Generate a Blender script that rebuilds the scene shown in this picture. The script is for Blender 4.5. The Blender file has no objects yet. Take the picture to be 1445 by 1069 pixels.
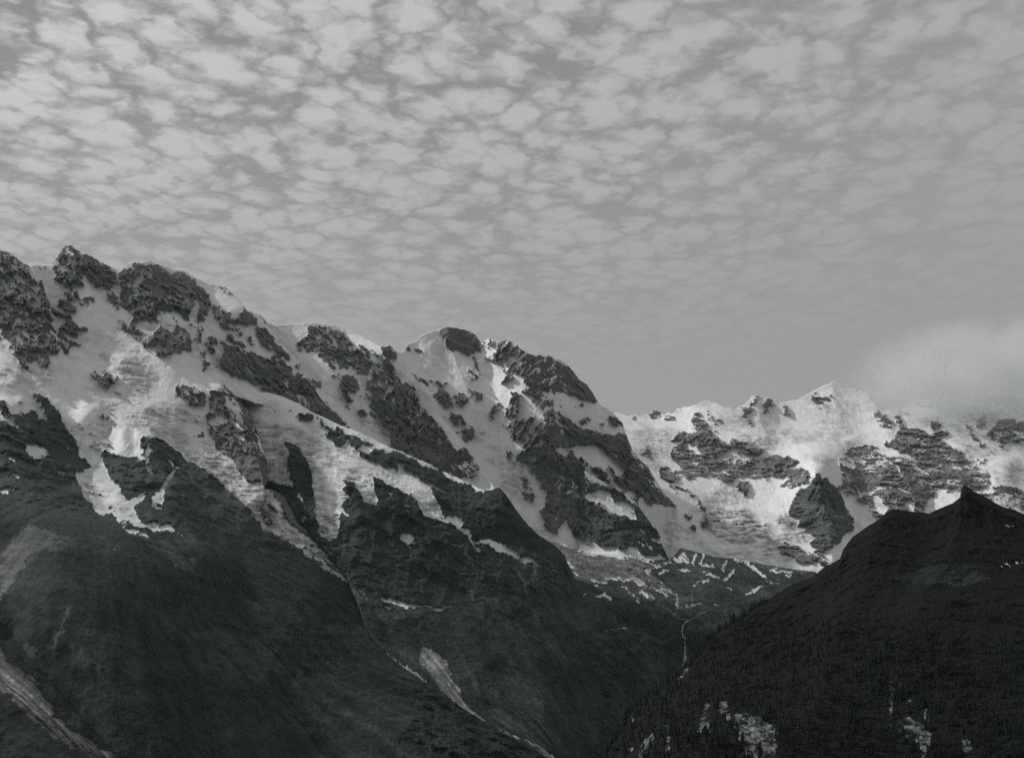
import bpy, math, random
import numpy as np
from mathutils import Vector

# ------------------------------------------------------------------ camera, sky, sun, exposure
SC = bpy.context.scene
COL = SC.collection
F_PX, CX, YH = 1744.0, 722.5, 810.0          # focal length, principal column and horizon row of the photograph (1445 px wide)
ZC = 900.0                                   # eye height above the valley floor

cam_d = bpy.data.cameras.new('camera')
cam = bpy.data.objects.new('camera', cam_d)
COL.objects.link(cam)
cam.location = (0, 0, ZC)
cam.rotation_euler = (math.radians(90), 0, 0)
cam_d.sensor_fit = 'HORIZONTAL'
cam_d.sensor_width = 36.0
cam_d.lens = 36.0 * F_PX / 1445.0
cam_d.shift_y = (YH - 534.5) / 1445.0
cam_d.clip_start = 1.0
cam_d.clip_end = 200000.0
SC.camera = cam

SUN_AZ = -82.0      # degrees from the viewing direction, negative = to the left
SUN_EL = 39.0
saz, sel = math.radians(SUN_AZ), math.radians(SUN_EL)
SUNV = Vector((math.sin(saz) * math.cos(sel), math.cos(saz) * math.cos(sel), math.sin(sel)))

world = bpy.data.worlds.new('World')
SC.world = world
world.use_nodes = True
nt = world.node_tree
nt.nodes.clear()


def N(tree, typ, **kw):
    n = tree.nodes.new(typ)
    for k, v in kw.items():
        setattr(n, k, v)
    return n


def math_node(tree, op, a, b=None, c=None, clamp=False):
    n = tree.nodes.new('ShaderNodeMath')
    n.operation = op
    n.use_clamp = clamp
    for i, v in enumerate((a, b, c)):
        if v is None:
            continue
        if isinstance(v, (int, float)):
            n.inputs[i].default_value = v
        else:
            tree.links.new(v, n.inputs[i])
    return n.outputs[0]


def maprange(tree, v, a, b, c=0.0, d=1.0, smooth=True):
    n = tree.nodes.new('ShaderNodeMapRange')
    n.interpolation_type = 'SMOOTHSTEP' if smooth else 'LINEAR'
    tree.links.new(v, n.inputs['Value'])
    for k, x in (('From Min', a), ('From Max', b), ('To Min', c), ('To Max', d)):
        if isinstance(x, (int, float)):
            n.inputs[k].default_value = x
        else:
            tree.links.new(x, n.inputs[k])
    return n.outputs['Result']


def mixf(tree, fac, a, b):
    n = tree.nodes.new('ShaderNodeMix')
    n.data_type = 'FLOAT'
    for s, v in ((n.inputs[0], fac), (n.inputs[2], a), (n.inputs[3], b)):
        if isinstance(v, (int, float)):
            s.default_value = v
        else:
            tree.links.new(v, s)
    return n.outputs[0]


def build_world():
    L = nt.links.new
    sky = N(nt, 'ShaderNodeTexSky')
    sky.sky_type = 'NISHITA'
    sky.sun_disc = False
    sky.sun_elevation = sel
    sky.sun_rotation = saz
    sky.altitude = 1600
    sky.air_density = 1.0
    sky.dust_density = 2.0
    bw = N(nt, 'ShaderNodeRGBToBW')
    L(sky.outputs[0], bw.inputs[0])
    skyv = bw.outputs[0]
    # a flat sheet of altocumulus seen from below: the viewing direction meets it at (x/z, y/z)
    tc = N(nt, 'ShaderNodeTexCoord')
    sp = N(nt, 'ShaderNodeSeparateXYZ')
    L(tc.outputs['Generated'], sp.inputs[0])
    zz = math_node(nt, 'ADD', math_node(nt, 'MAXIMUM', sp.outputs[2], 0.0), 0.05)
    u = math_node(nt, 'DIVIDE', sp.outputs[0], zz)
    v = math_node(nt, 'DIVIDE', sp.outputs[1], zz)
    pc = N(nt, 'ShaderNodeCombineXYZ')
    L(u, pc.inputs[0])
    L(v, pc.inputs[1])
    # bend the lattice so the cloudlets are uneven
    w1 = N(nt, 'ShaderNodeTexNoise')
    w1.inputs['Scale'].default_value = 3.2
    w1.inputs['Detail'].default_value = 4.0
    L(pc.outputs[0], w1.inputs['Vector'])
    off = N(nt, 'ShaderNodeVectorMath', operation='SUBTRACT')
    L(w1.outputs['Color'], off.inputs[0])
    off.inputs[1].default_value = (0.5, 0.5, 0.5)
    sc1 = N(nt, 'ShaderNodeVectorMath', operation='SCALE')
    L(off.outputs[0], sc1.inputs[0])
    sc1.inputs['Scale'].default_value = 0.15
    add = N(nt, 'ShaderNodeVectorMath', operation='ADD')
    L(pc.outputs[0], add.inputs[0])
    L(sc1.outputs[0], add.inputs[1])
    w2 = N(nt, 'ShaderNodeTexNoise')
    w2.inputs['Scale'].default_value = 21.0
    w2.inputs['Detail'].default_value = 5.0
    L(pc.outputs[0], w2.inputs['Vector'])
    off2 = N(nt, 'ShaderNodeVectorMath', operation='SUBTRACT')
    L(w2.outputs['Color'], off2.inputs[0])
    off2.inputs[1].default_value = (0.5, 0.5, 0.5)
    sc2 = N(nt, 'ShaderNodeVectorMath', operation='SCALE')
    L(off2.outputs[0], sc2.inputs[0])
    sc2.inputs['Scale'].default_value = 0.065
    add2 = N(nt, 'ShaderNodeVectorMath', operation='ADD')
    L(add.outputs[0], add2.inputs[0])
    L(sc2.outputs[0], add2.inputs[1])
    mp = N(nt, 'ShaderNodeMapping')
    mp.inputs['Rotation'].default_value = (0, 0, math.radians(-28))
    mp.inputs['Scale'].default_value = (1.05, 0.72, 1.0)
    L(add2.outputs[0], mp.inputs['Vector'])
    vo = N(nt, 'ShaderNodeTexVoronoi')
    vo.feature = 'DISTANCE_TO_EDGE'
    vo.inputs['Scale'].default_value = 12.5
    vo.inputs['Randomness'].default_value = 0.9
    L(mp.outputs[0], vo.inputs['Vector'])
    vb = N(nt, 'ShaderNodeTexVoronoi')
    vb.feature = 'SMOOTH_F1'
    vb.inputs['Scale'].default_value = 31.0
    vb.inputs['Smoothness'].default_value = 0.5
    L(mp.outputs[0], vb.inputs['Vector'])
    vf = N(nt, 'ShaderNodeTexVoronoi')
    vf.feature = 'F1'
    vf.inputs['Scale'].default_value = 12.5
    vf.inputs['Randomness'].default_value = 0.9
    L(mp.outputs[0], vf.inputs['Vector'])
    puff = math_node(nt, 'MULTIPLY', vo.outputs['Distance'], 0.34)
    puff = math_node(nt, 'ADD', puff, math_node(nt, 'SUBTRACT', 0.50, math_node(nt, 'MULTIPLY', vf.outputs['Distance'], 0.95)))
    puff2 = math_node(nt, 'SUBTRACT', 0.45, vb.outputs['Distance'])
    fine = N(nt, 'ShaderNodeTexNoise')
    fine.inputs['Scale'].default_value = 42.0
    fine.inputs['Detail'].default_value = 7.0
    fine.inputs['Roughness'].default_value = 0.6
    L(mp.outputs[0], fine.inputs['Vector'])
    big = N(nt, 'ShaderNodeTexNoise')
    big.inputs['Scale'].default_value = 2.6
    big.inputs['Detail'].default_value = 4.0
    L(pc.outputs[0], big.inputs['Vector'])
    s = math_node(nt, 'ADD', puff, math_node(nt, 'MULTIPLY', puff2, 0.34))
    s = math_node(nt, 'ADD', s, math_node(nt, 'MULTIPLY', math_node(nt, 'SUBTRACT', fine.outputs[0], 0.5), 0.64))
    s = math_node(nt, 'ADD', s, math_node(nt, 'MULTIPLY', math_node(nt, 'SUBTRACT', big.outputs[0], 0.5), 0.62))
    mask = maprange(nt, s, -0.36, 0.36)
    # the sheet thickens into a more even veil on one side of the sky
    mask = mixf(nt, maprange(nt, u, -0.1, 1.3, 0.0, 0.55), mask, 0.62)
    # far cloudlets run together into an even veil
    veil = maprange(nt, zz, 0.17, 0.50)
    mask = mixf(nt, veil, 0.18, mask)
    # brightness of the gaps follows the sky behind them, that of the cloudlets the higher sky that lights them from above
    gap = math_node(nt, 'MULTIPLY_ADD', skyv, GAP_K, GAP_C)
    hi = N(nt, 'ShaderNodeVectorMath', operation='ADD')
    L(tc.outputs['Generated'], hi.inputs[0])
    hi.inputs[1].default_value = (0, 0, 0.40)
    hn = N(nt, 'ShaderNodeVectorMath', operation='NORMALIZE')
    L(hi.outputs[0], hn.inputs[0])
    sky2 = N(nt, 'ShaderNodeTexSky')
    sky2.sky_type = 'NISHITA'
    sky2.sun_disc = False
    sky2.sun_elevation, sky2.sun_rotation = sky.sun_elevation, sky.sun_rotation
    sky2.altitude, sky2.dust_density = sky.altitude, sky.dust_density
    L(hn.outputs[0], sky2.inputs['Vector'])
    bw2 = N(nt, 'ShaderNodeRGBToBW')
    L(sky2.outputs[0], bw2.inputs[0])
    cld = math_node(nt, 'MULTIPLY_ADD', math_node(nt, 'MINIMUM', bw2.outputs[0], 3.2), CLD_K, CLD_C)
    val = mixf(nt, mask, gap, cld)
    cb = N(nt, 'ShaderNodeCombineColor')
    L(math_node(nt, 'MULTIPLY', val, 0.992), cb.inputs[0])
    L(math_node(nt, 'MULTIPLY', val, 1.0), cb.inputs[1])
    L(math_node(nt, 'MULTIPLY', val, 1.006), cb.inputs[2])
    bg = N(nt, 'ShaderNodeBackground')
    bg.inputs['Strength'].default_value = 0.1
    L(cb.outputs[0], bg.inputs['Color'])
    out = N(nt, 'ShaderNodeOutputWorld')
    L(bg.outputs[0], out.inputs['Surface'])


GAP_K, GAP_C = 0.15, 2.25
CLD_K, CLD_C = 3.1, 0.6
build_world()

sun_d = bpy.data.lights.new('sun', 'SUN')
sun_d.energy = 2.5
sun_d.angle = math.radians(2.0)
sun_d.color = (1.0, 0.985, 0.965)
sun = bpy.data.objects.new('sun', sun_d)
COL.objects.link(sun)
sun.location = (-3000, 0, 6000)
sun.rotation_euler = SUNV.to_track_quat('Z', 'Y').to_euler()

vs = SC.view_settings
vs.view_transform = 'Standard'
vs.look = 'None'
vs.exposure = 0.0
vs.gamma = 1.0
vs.use_curve_mapping = False
SC.cycles.use_denoising = False
SC.cycles.max_bounces = 8
SC.cycles.diffuse_bounces = 2
SC.cycles.volume_bounces = 8
SC.cycles.sample_clamp_indirect = 3.0
SC.cycles.sample_clamp_direct = 6.0

# ------------------------------------------------------------------ helpers: noise, tracing, painting


def vnoise(x, y, z, seed=0):
    """value noise on a 3-D lattice, about -0.5 .. 0.5"""
    xi, yi, zi = np.floor(x), np.floor(y), np.floor(z)
    fx, fy, fz = (x - xi).astype(np.float32), (y - yi).astype(np.float32), (z - zi).astype(np.float32)
    fx, fy, fz = fx * fx * (3 - 2 * fx), fy * fy * (3 - 2 * fy), fz * fz * (3 - 2 * fz)
    xi, yi, zi = (a.astype(np.int64).astype(np.uint32) for a in (xi, yi, zi))
    sd = np.uint32((seed * 2654435761) & 0xffffffff)

    def h(a, b, c):
        v = a * np.uint32(374761393) + b * np.uint32(668265263) + c * np.uint32(2147483647) + sd
        v = (v ^ (v >> np.uint32(13))) * np.uint32(1274126177)
        v = (v ^ (v >> np.uint32(15))) * np.uint32(2246822519)
        return ((v ^ (v >> np.uint32(16))) & np.uint32(0xffffff)).astype(np.float32) / 16777215.0
    o = np.uint32(1)
    x0 = h(xi, yi, zi) * (1 - fx) + h(xi + o, yi, zi) * fx
    x1 = h(xi, yi + o, zi) * (1 - fx) + h(xi + o, yi + o, zi) * fx
    a = x0 * (1 - fy) + x1 * fy
    x0 = h(xi, yi, zi + o) * (1 - fx) + h(xi + o, yi, zi + o) * fx
    x1 = h(xi, yi + o, zi + o) * (1 - fx) + h(xi + o, yi + o, zi + o) * fx
    b = x0 * (1 - fy) + x1 * fy
    return a * (1 - fz) + b * fz - 0.5


def fbm(x, y, z, octv=4, gain=0.5, seed=0):
    t, amp, fr, nrm = 0, 1.0, 1.0, 0
    for o in range(octv):
        t = t + amp * vnoise(x * fr + 13.7 * o, y * fr - 7.3 * o, z * fr + 3.1 * o, seed + o)
        nrm += amp
        amp *= gain
        fr *= 2.03
    return t / nrm * 1.9


def ridged(x, y, z, octv=4, gain=0.5, seed=0):
    t, amp, fr, nrm = 0, 1.0, 1.0, 0
    for o in range(octv):
        t = t + amp * (1 - 4 * np.abs(vnoise(x * fr + 5.7 * o, y * fr - 2.3 * o, z * fr + 9.1 * o, seed + o)))
        nrm += amp
        amp *= gain
        fr *= 2.03
    return t / nrm


# zoom tiles in which the photograph was traced: x0, y0, magnification
TILE = dict(A1=(0, 330, 5.9375), A2=(200, 340, 5.9375), A3=(400, 440, 5.9375), A4=(560, 440, 5.9375), A5=(720, 480, 5.9375),
            A6=(0, 490, 5.9375), A7=(200, 500, 5.9375), A8=(400, 580, 5.9375), B1=(600, 600, 5.9375), B2=(780, 620, 5.9375),
            B3=(860, 530, 5.9375), B4=(1040, 530, 5.9375), B5=(1205, 560, 5.9375), B6=(960, 660, 5.089), B7=(0, 640, 5.089),
            B8=(240, 640, 5.089), C1=(480, 720, 5.089), C2=(720, 740, 5.089), C3=(840, 840, 4.669), C4=(1140, 840, 4.669),
            C5=(0, 860, 5.114), C6=(480, 860, 3.8026), C7=(1120, 660, 4.446), R=(0, 0, 1.0))


def P(spec):
    """'A1 10,20 30,40 B2 5,6' -> photo pixel points; a tile name switches the tile"""
    t, out = TILE['R'], []
    for w in spec.split():
        if w in TILE:
            t = TILE[w]
            continue
        a, b = w.split(',')
        out.append((t[0] + float(a) / t[2], t[1] + float(b) / t[2]))
    return np.array(out)


SS = 2          # paint at two cells per photo pixel


class Paint:
    """what lies where on one piece of terrain: snow cover, ice, albedo, named feature"""

    def __init__(self, x0, x1, y0, y1, snow):
        self.x0, self.y0 = x0, y0
        w, h = int((x1 - x0) * SS), int((y1 - y0) * SS)
        self.snow = np.full((h, w), snow, np.float32)
        self.ice = np.zeros((h, w), np.float32)
        self.alb = np.zeros((h, w), np.float32)
        self.feat = np.zeros((h, w), np.int16)
        self.zone = np.zeros((h, w), np.int16)

    def mask(self, pts):
        h, w = self.snow.shape
        q = (np.asarray(pts) - (self.x0, self.y0)) * SS
        r0, r1 = max(0, int(q[:, 1].min())), min(h - 1, int(q[:, 1].max()) + 1)
        c0, c1 = max(0, int(q[:, 0].min())), min(w - 1, int(q[:, 0].max()) + 1)
        if r1 <= r0 or c1 <= c0:
            return None
        m = np.zeros((r1 - r0 + 1, c1 - c0 + 1), bool)
        xs, ys = q[:, 0], q[:, 1]
        xn, yn = np.roll(xs, -1), np.roll(ys, -1)
        cols = np.arange(c0, c1 + 1) + 0.5
        for r in range(r0, r1 + 1):
            yy = r + 0.5
            hit = (ys <= yy) != (yn <= yy)
            if not hit.any():
                continue
            cr = np.sort(xs[hit] + (yy - ys[hit]) / (yn[hit] - ys[hit]) * (xn[hit] - xs[hit]))
            m[r - r0] = (np.searchsorted(cr, cols) % 2) == 1
        return (slice(r0, r1 + 1), slice(c0, c1 + 1)), m

    def stroke_mask(self, pts, width):
        pts = np.asarray(pts)
        h, w = self.snow.shape
        a = (pts.min(0) - width - 1 - (self.x0, self.y0)) * SS
        b = (pts.max(0) + width + 1 - (self.x0, self.y0)) * SS
        c0, r0 = max(0, int(a[0])), max(0, int(a[1]))
        c1, r1 = min(w - 1, int(b[0])), min(h - 1, int(b[1]))
        if r1 <= r0 or c1 <= c0:
            return None
        gx, gy = np.meshgrid((np.arange(c0, c1 + 1) + 0.5) / SS + self.x0, (np.arange(r0, r1 + 1) + 0.5) / SS + self.y0)
        d = polydist(gx, gy, pts)[0]
        return (slice(r0, r1 + 1), slice(c0, c1 + 1)), d < width / 2

    def put(self, sm, snow=None, ice=None, alb=None, feat=None, zone=None):
        if sm is None:
            return
        sl, m = sm
        for arr, v in ((self.snow, snow), (self.ice, ice), (self.alb, alb), (self.feat, feat), (self.zone, zone)):
            if v is not None:
                arr[sl][m] = v

    def poly(self, spec, snow=None, **kw):
        self.put(self.mask(P(spec)), snow, **kw)

    def stroke(self, spec, width, snow=None, **kw):
        self.put(self.stroke_mask(P(spec), width + 1.0), snow, **kw)

    def grown(self, spec, width, **kw):
        """a filled outline plus a border round it, for feature ids whose edge is ragged"""
        p = P(spec)
        self.put(self.stroke_mask(np.vstack([p, p[:1]]), width), **kw)
        self.put(self.mask(p), **kw)

    def settle(self, sigma, lift):
        """let snow and rock finger into each other along their traced borders"""
        t = self.snow + 0.55 * np.clip((self.snow - 0.86) / 0.08, 0, 1) - 0.6 * np.clip((0.018 - self.snow) / 0.018, 0, 1)
        t = t - 0.20 * np.clip((0.055 - self.snow) / 0.03, 0, 1)
        v = self.snow
        t = t + lift * np.clip((v - 0.055) / 0.05, 0, 1) * np.clip((0.62 - v) / 0.1, 0, 1)
        self.ice = self.blur(self.ice, 2.5)
        b = self.blur(t, sigma)
        self.snow = 0.76 * t + 0.24 * b

    @staticmethod
    def blur(b, sigma):
        r = max(1, int(sigma * SS))
        for _ in range(3):
            for ax in (0, 1):
                p = np.concatenate([np.repeat(np.take(b, [0], ax), r + 1, ax), b, np.repeat(np.take(b, [-1], ax), r, ax)], ax)
                c = np.cumsum(p, axis=ax, dtype=np.float64)
                k = 2 * r + 1
                b = ((np.take(c, np.arange(k, c.shape[ax]), ax) - np.take(c, np.arange(0, c.shape[ax] - k), ax)) / k).astype(np.float32)
        return b

    def sample(self, name, px, py, smooth=True):
        a = getattr(self, name)
        h, w = a.shape
        x = np.clip((px - self.x0) * SS - 0.5, 0, w - 1.001)
        y = np.clip((py - self.y0) * SS - 0.5, 0, h - 1.001)
        if not smooth:
            return a[np.round(y).astype(int), np.round(x).astype(int)]
        xi, yi = x.astype(int), y.astype(int)
        fx, fy = (x - xi).astype(np.float32), (y - yi).astype(np.float32)
        return (a[yi, xi] * (1 - fx) + a[yi, xi + 1] * fx) * (1 - fy) + (a[yi + 1, xi] * (1 - fx) + a[yi + 1, xi + 1] * fx) * fy


def polydist(x, y, pts):
    """distance to a polyline and the side (positive = right of / below its direction of travel on the photo)"""
    best = np.full(x.shape, 1e9, np.float32)
    side = np.zeros(x.shape, np.float32)
    for (ax, ay), (bx, by) in zip(pts[:-1], pts[1:]):
        dx, dy = bx - ax, by - ay
        l2 = dx * dx + dy * dy + 1e-9
        t = np.clip(((x - ax) * dx + (y - ay) * dy) / l2, 0, 1)
        ex, ey = x - ax - t * dx, y - ay - t * dy
        d = np.sqrt(ex * ex + ey * ey)
        s = (dx * (y - ay) - dy * (x - ax)) / np.sqrt(l2) / (d + 1e-6)      # fades through zero past the ends, so nothing jumps there
        up = d < best
        best = np.where(up, d, best)
        side = np.where(up, s, side)
    return best, side


def tps(ctrl):
    """smooth surface through (px, py, distance) points"""
    c = np.array(ctrl, float)
    p = c[:, :2] / 100.0
    n = len(c)
    r = np.hypot(p[:, None, 0] - p[None, :, 0], p[:, None, 1] - p[None, :, 1])
    K = np.where(r > 0, r * r * np.log(r + 1e-12), 0) + np.eye(n) * 0.02
    A = np.zeros((n + 3, n + 3))
    A[:n, :n] = K
    A[:n, n] = 1
    A[:n, n + 1:] = p
    A[n:, :n] = A[:n, n:].T
    w = np.linalg.solve(A, np.concatenate([c[:, 2], [0, 0, 0]]))

    def f(x, y):
        x, y = x / 100.0, y / 100.0
        t = w[n] + w[n + 1] * x + w[n + 2] * y
        for i in range(n):
            r2 = (x - p[i, 0]) ** 2 + (y - p[i, 1]) ** 2
            t = t + w[i] * 0.5 * r2 * np.log(r2 + 1e-12)
        return t
    return f


def rib(D, px, py, pts, H, wl, wr, fade=18.0):
    """a spur: nearer by H along the line, falling off over wl / wr pixels on its two sides"""
    d, s = polydist(px, py, pts)
    w = wr + (wl - wr) * (0.5 + 0.5 * s)      # lines are drawn downhill: positive side lies to the left
    return D - H * np.exp(-(d / w) ** 1.3)


def shelf(D, px, py, pts, H, w, L):
    """a step: the ground runs out flat by H along the line, then drops away below it"""
    qx = px + 9 * fbm(px / 30, py / 30, px * 0 + 5.5, 3, 0.6, 301)
    qy = py + 9 * fbm(px / 30, py / 30, px * 0 + 8.5, 3, 0.6, 302)
    d, s = polydist(qx, qy, pts)
    x0, x1 = pts[:, 0].min(), pts[:, 0].max()
    fd = min(55.0, (x1 - x0) / 2)
    end = np.clip((px - x0) / fd, 0, 1) * np.clip((x1 - px) / fd, 0, 1)
    end = end * end * (3 - 2 * end)
    sd = np.clip(d * s, -200, 400)
    return D - 0.75 * H * end / (1 + np.exp(-sd / w)) * np.exp(-np.maximum(sd, 0) / L)


def world_of(px, py, D):
    return (px - CX) / F_PX * D, D, ZC + (YH - py) / F_PX * D


def link(name, me, parent=None, **props):
    o = bpy.data.objects.new(name, me)
    COL.objects.link(o)
    if parent is not None:
        o.parent = parent
    for k, v in props.items():
        o[k] = v
    return o


# ------------------------------------------------------------------ materials
def principled(name, rough=0.9, spec=0.15):
    m = bpy.data.materials.new(name)
    m.use_nodes = True
    b = m.node_tree.nodes['Principled BSDF']
    b.inputs['Roughness'].default_value = rough
    b.inputs['Specular IOR Level'].default_value = spec
    return m, m.node_tree, b


def terrain_material(name, rough, var, tint, bump, scale):
    """base reflectance from what covers the ground at each point, with fine grain and relief in metres"""
    m, t, b = principled(name, rough)
    at = N(t, 'ShaderNodeAttribute', attribute_name='cover')
    geo = N(t, 'ShaderNodeNewGeometry')
    n1 = N(t, 'ShaderNodeTexNoise')
    n1.inputs['Scale'].default_value = scale
    n1.inputs['Detail'].default_value = 5.0
    n1.inputs['Roughness'].default_value = 0.62
    t.links.new(geo.outputs['Position'], n1.inputs['Vector'])
    f = maprange(t, n1.outputs[0], 0.25, 0.75, 1.0 - var, 1.0 + var, smooth=False)
    v = math_node(t, 'MULTIPLY', at.outputs['Fac'], f)
    cb = N(t, 'ShaderNodeCombineColor')
    for i, k in enumerate(tint):
        kk = maprange(t, at.outputs['Fac'], 0.035, 0.11, k, 0.97 + 0.01 * i, smooth=False)      # dark turf and wet rock are cooler than pale stone
        t.links.new(math_node(t, 'MULTIPLY', v, kk), cb.inputs[i])
    t.links.new(cb.outputs[0], b.inputs['Base Color'])
    bp = N(t, 'ShaderNodeBump')
    bp.inputs['Strength'].default_value = 1.0
    bp.inputs['Distance'].default_value = bump
    t.links.new(n1.outputs[0], bp.inputs['Height'])
    t.links.new(bp.outputs[0], b.inputs['Normal'])
    return m


M_ROCK = terrain_material('rock_and_turf', 0.92, 0.5, (0.84, 1.0, 1.02), 9.0, 0.05)
M_SNOW = terrain_material('snow_and_ice', 0.7, 0.07, (0.985, 1.0, 1.01), 3.0, 0.03)
M_SCREE = terrain_material('scree', 0.95, 0.5, (0.98, 1.0, 1.0), 4.0, 0.07)

# ------------------------------------------------------------------ terrain builder
ROWS_BEHIND = [(20, 14), (70, 60), (180, 170), (420, 400), (900, 850), (1800, 1700)]


class Terrain:
    pass


def streak_fall(X, Y, Z, px, py):
    """patches drawn out down the fall line"""
    g = np.where((px > 690) & (px < 790), -1.0, 1.0)
    a, b = X * 0.80 + g * Z * 0.60, Z * 0.80 - g * X * 0.60
    return 1.25 * fbm(a / 16, Y / 70, b / 52, 4, 0.72, 9) + 0.25 * fbm(X / 150, Y / 150, Z / 110, 2, 0.5, 19)


def streak_bands(X, Y, Z, px, py):
    """patches lying along level rock bands"""
    return 1.2 * fbm(X / 62, Y / 90, (Z + 0.10 * X) / 14, 4, 0.72, 12) + 0.25 * fbm(X / 200, Y / 150, Z / 150, 2, 0.5, 23)


def lerp_line(pts, x):
    p = np.array(pts, float)
    return np.interp(x, p[:, 0], p[:, 1])


def build_terrain(x0, x1, dx, dy, crest, bottom, depth, paint, relief, cover, jag=0.7, hole=None, seed=0, streak=None, spread=1.0, finger=1.4):
    streak = streak or streak_fall
    """a sheet from crest to foot, one column per dx photo pixels; depth gives each point its distance"""
    if not getattr(paint, 'settled', False):
        paint.settle(finger, 0.13 if finger > 2 else 0.0)
        paint.settled = True
    n = int((x1 - x0) / dx) + 1
    xs = np.linspace(x0, x1, n)
    top = lerp_line(crest, xs)
    top = top + jag * (fbm(xs / 5.0, xs * 0 + 1.3, xs * 0 + seed, 3, 0.6, seed + 50) * 2.4)
    bot = lerp_line(bottom, xs)
    m = int(np.max(bot - top) / dy) + 1
    v = np.linspace(0, 1, m)[None, :]
    px = np.repeat(xs[:, None], m, 1)
    py = top[:, None] + (bot - top)[:, None] * v
    D = depth(px, py).astype(np.float64)
    X, Y, Z = world_of(px, py, D)
    # ragged edges for what was traced
    k1 = fbm(px / 16, py / 16, px * 0 + 2.2, 3, 0.55, seed + 3)
    k2 = fbm(px / 16, py / 16, px * 0 + 7.2, 3, 0.55, seed + 4)
    k3 = fbm(px / 5, py / 5, px * 0 + 4.2, 3, 0.6, seed + 5)
    k4 = fbm(px / 5, py / 5, px * 0 + 9.2, 3, 0.6, seed + 6)
    wx, wy = px + 7 * k1 + 3.4 * k3, py + 7 * k2 + 3.4 * k4
    sn = paint.sample('snow', wx, wy)
    ic = paint.sample('ice', wx, wy)
    al = paint.sample('alb', px + spread * (wx - px), py + spread * (wy - py))
    zone = paint.sample('zone', wx, wy, False)
    feat = paint.sample('feat', wx, wy, False)
    # broken cover where snow and rock mix: streaks down the fall line
    # open snow is broken by crevassed stretches of its own
    ic = np.maximum(ic, np.where(sn > 0.9, 0.55 * np.clip(3.0 * fbm(X / 260, Y / 260, Z / 180, 3, 0.5, 401) + 0.05, 0, 1), 0))
    sp = np.clip(streak(X, Y, Z, px, py), -0.55, 0.55)
    score = sn + 1.75 * sp
    snow = np.clip((score - 0.43) / 0.14, 0, 1)
    snow = snow * snow * (3 - 2 * snow)
    D = D + relief(X, Y, Z, px, py, snow, ic)
    X, Y, Z = world_of(px, py, D)
    alb = cover(X, Y, Z, px, py, snow, ic, al, zone)
    T = Terrain()
    T.xs, T.top, T.bot, T.D, T.px, T.py, T.n, T.m = xs, top, bot, D, px, py, n, m
    T.snow, T.feat, T.zone, T.alb, T.ice = snow, feat, zone, alb, ic
    co = np.stack([X, Y, Z], -1)
    kb = len(ROWS_BEHIND)
    back = np.zeros((n, kb, 3))
    for i, (db, dz) in enumerate(ROWS_BEHIND):
        s = 1 + db / D[:, 0]
        back[:, kb - 1 - i, 0] = X[:, 0] * s
        back[:, kb - 1 - i, 1] = Y[:, 0] * s
        back[:, kb - 1 - i, 2] = Z[:, 0] - dz - 12 * np.sin(xs * 0.21 + i) * min(1, i / 3)
    low = co[:, -1:, :].copy()
    low[:, 0, :2] *= (1 + 260 / D[:, -1:])
    low[:, :, 2] = np.minimum(low[:, :, 2] - 150, 5.0)
    full = np.concatenate([back, co, low], 1)
    T.kb = kb
    T.full = full
    M = full.shape[1]
    idx = np.arange(n * M).reshape(n, M)
    quads = np.stack([idx[:-1, :-1], idx[:-1, 1:], idx[1:, 1:], idx[1:, :-1]], -1)      # facing the eye
    fs = np.zeros((n - 1, M - 1), np.float32)
    ff = np.zeros((n - 1, M - 1), np.int32)
    fz = np.zeros((n - 1, M - 1), np.int32)
    q4 = lambda A: 0.25 * (A[:-1, :-1] + A[1:, :-1] + A[:-1, 1:] + A[1:, 1:])
    fs[:, kb:M - 2] = q4(snow)
    ff[:, kb:M - 2] = feat[:-1, :-1]
    fz[:, kb:M - 2] = zone[:-1, :-1]
    fs[:, :kb] = fs[:, kb:kb + 1]
    ff[:, :kb] = ff[:, kb:kb + 1]
    fz[:, :kb] = fz[:, kb:kb + 1]
    fz[:, M - 2:] = fz[:, M - 3:M - 2]
    fs[:, M - 2:] = fs[:, M - 3:M - 2]
    ff[:, M - 2:] = ff[:, M - 3:M - 2]
    keep = np.ones((n - 1, M - 1), bool)
    verts = [full.reshape(-1, 3)]
    av = np.zeros((n, M), np.float32)
    av[:, kb:M - 1] = alb
    av[:, :kb] = alb[:, :1]
    av[:, M - 1:] = alb[:, -1:]
    attr = [av.reshape(-1)]
    extra_q, extra_s, extra_f, extra_z = [], [], [], []
    if hole is not None:
        hm = Paint(int(x0) - 2, int(x1) + 3, 300, 1300, 0)
        hm.poly(hole, 1.0)
        c = hm.sample('snow', px[:-1, :-1] + dx / 2, py[:-1, :-1] + dy / 2, False) > 0.5
        keep[:, kb:M - 2] &= ~c
        keep[:, M - 2] &= ~c[:, -1]
        # close the cut: walls that run back from the eye behind the rim
        base = n * M
        pushed = full.copy()
        dirv = np.stack([full[..., 0], full[..., 1], full[..., 2] - ZC], -1)
        dirv /= np.linalg.norm(dirv, axis=-1, keepdims=True)
        pushed = full + dirv * 500.0
        pushed[..., 2] -= 60
        ea, eb, es, ef, ez = [], [], [], [], []
        kk = keep.copy()
        kk[:, :kb] = True
        A = kk[:-1, :] & ~kk[1:, :]
        i, j = np.nonzero(A)
        ea.append(idx[i + 1, j]); eb.append(idx[i + 1, j + 1]); es.append(fs[i, j]); ef.append(ff[i, j]); ez.append(fz[i, j])
        A = ~kk[:-1, :] & kk[1:, :]
        i, j = np.nonzero(A)
        ea.append(idx[i + 1, j + 1]); eb.append(idx[i + 1, j]); es.append(fs[i + 1, j]); ef.append(ff[i + 1, j]); ez.append(fz[i + 1, j])
        A = kk[:, :-1] & ~kk[:, 1:]
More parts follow.
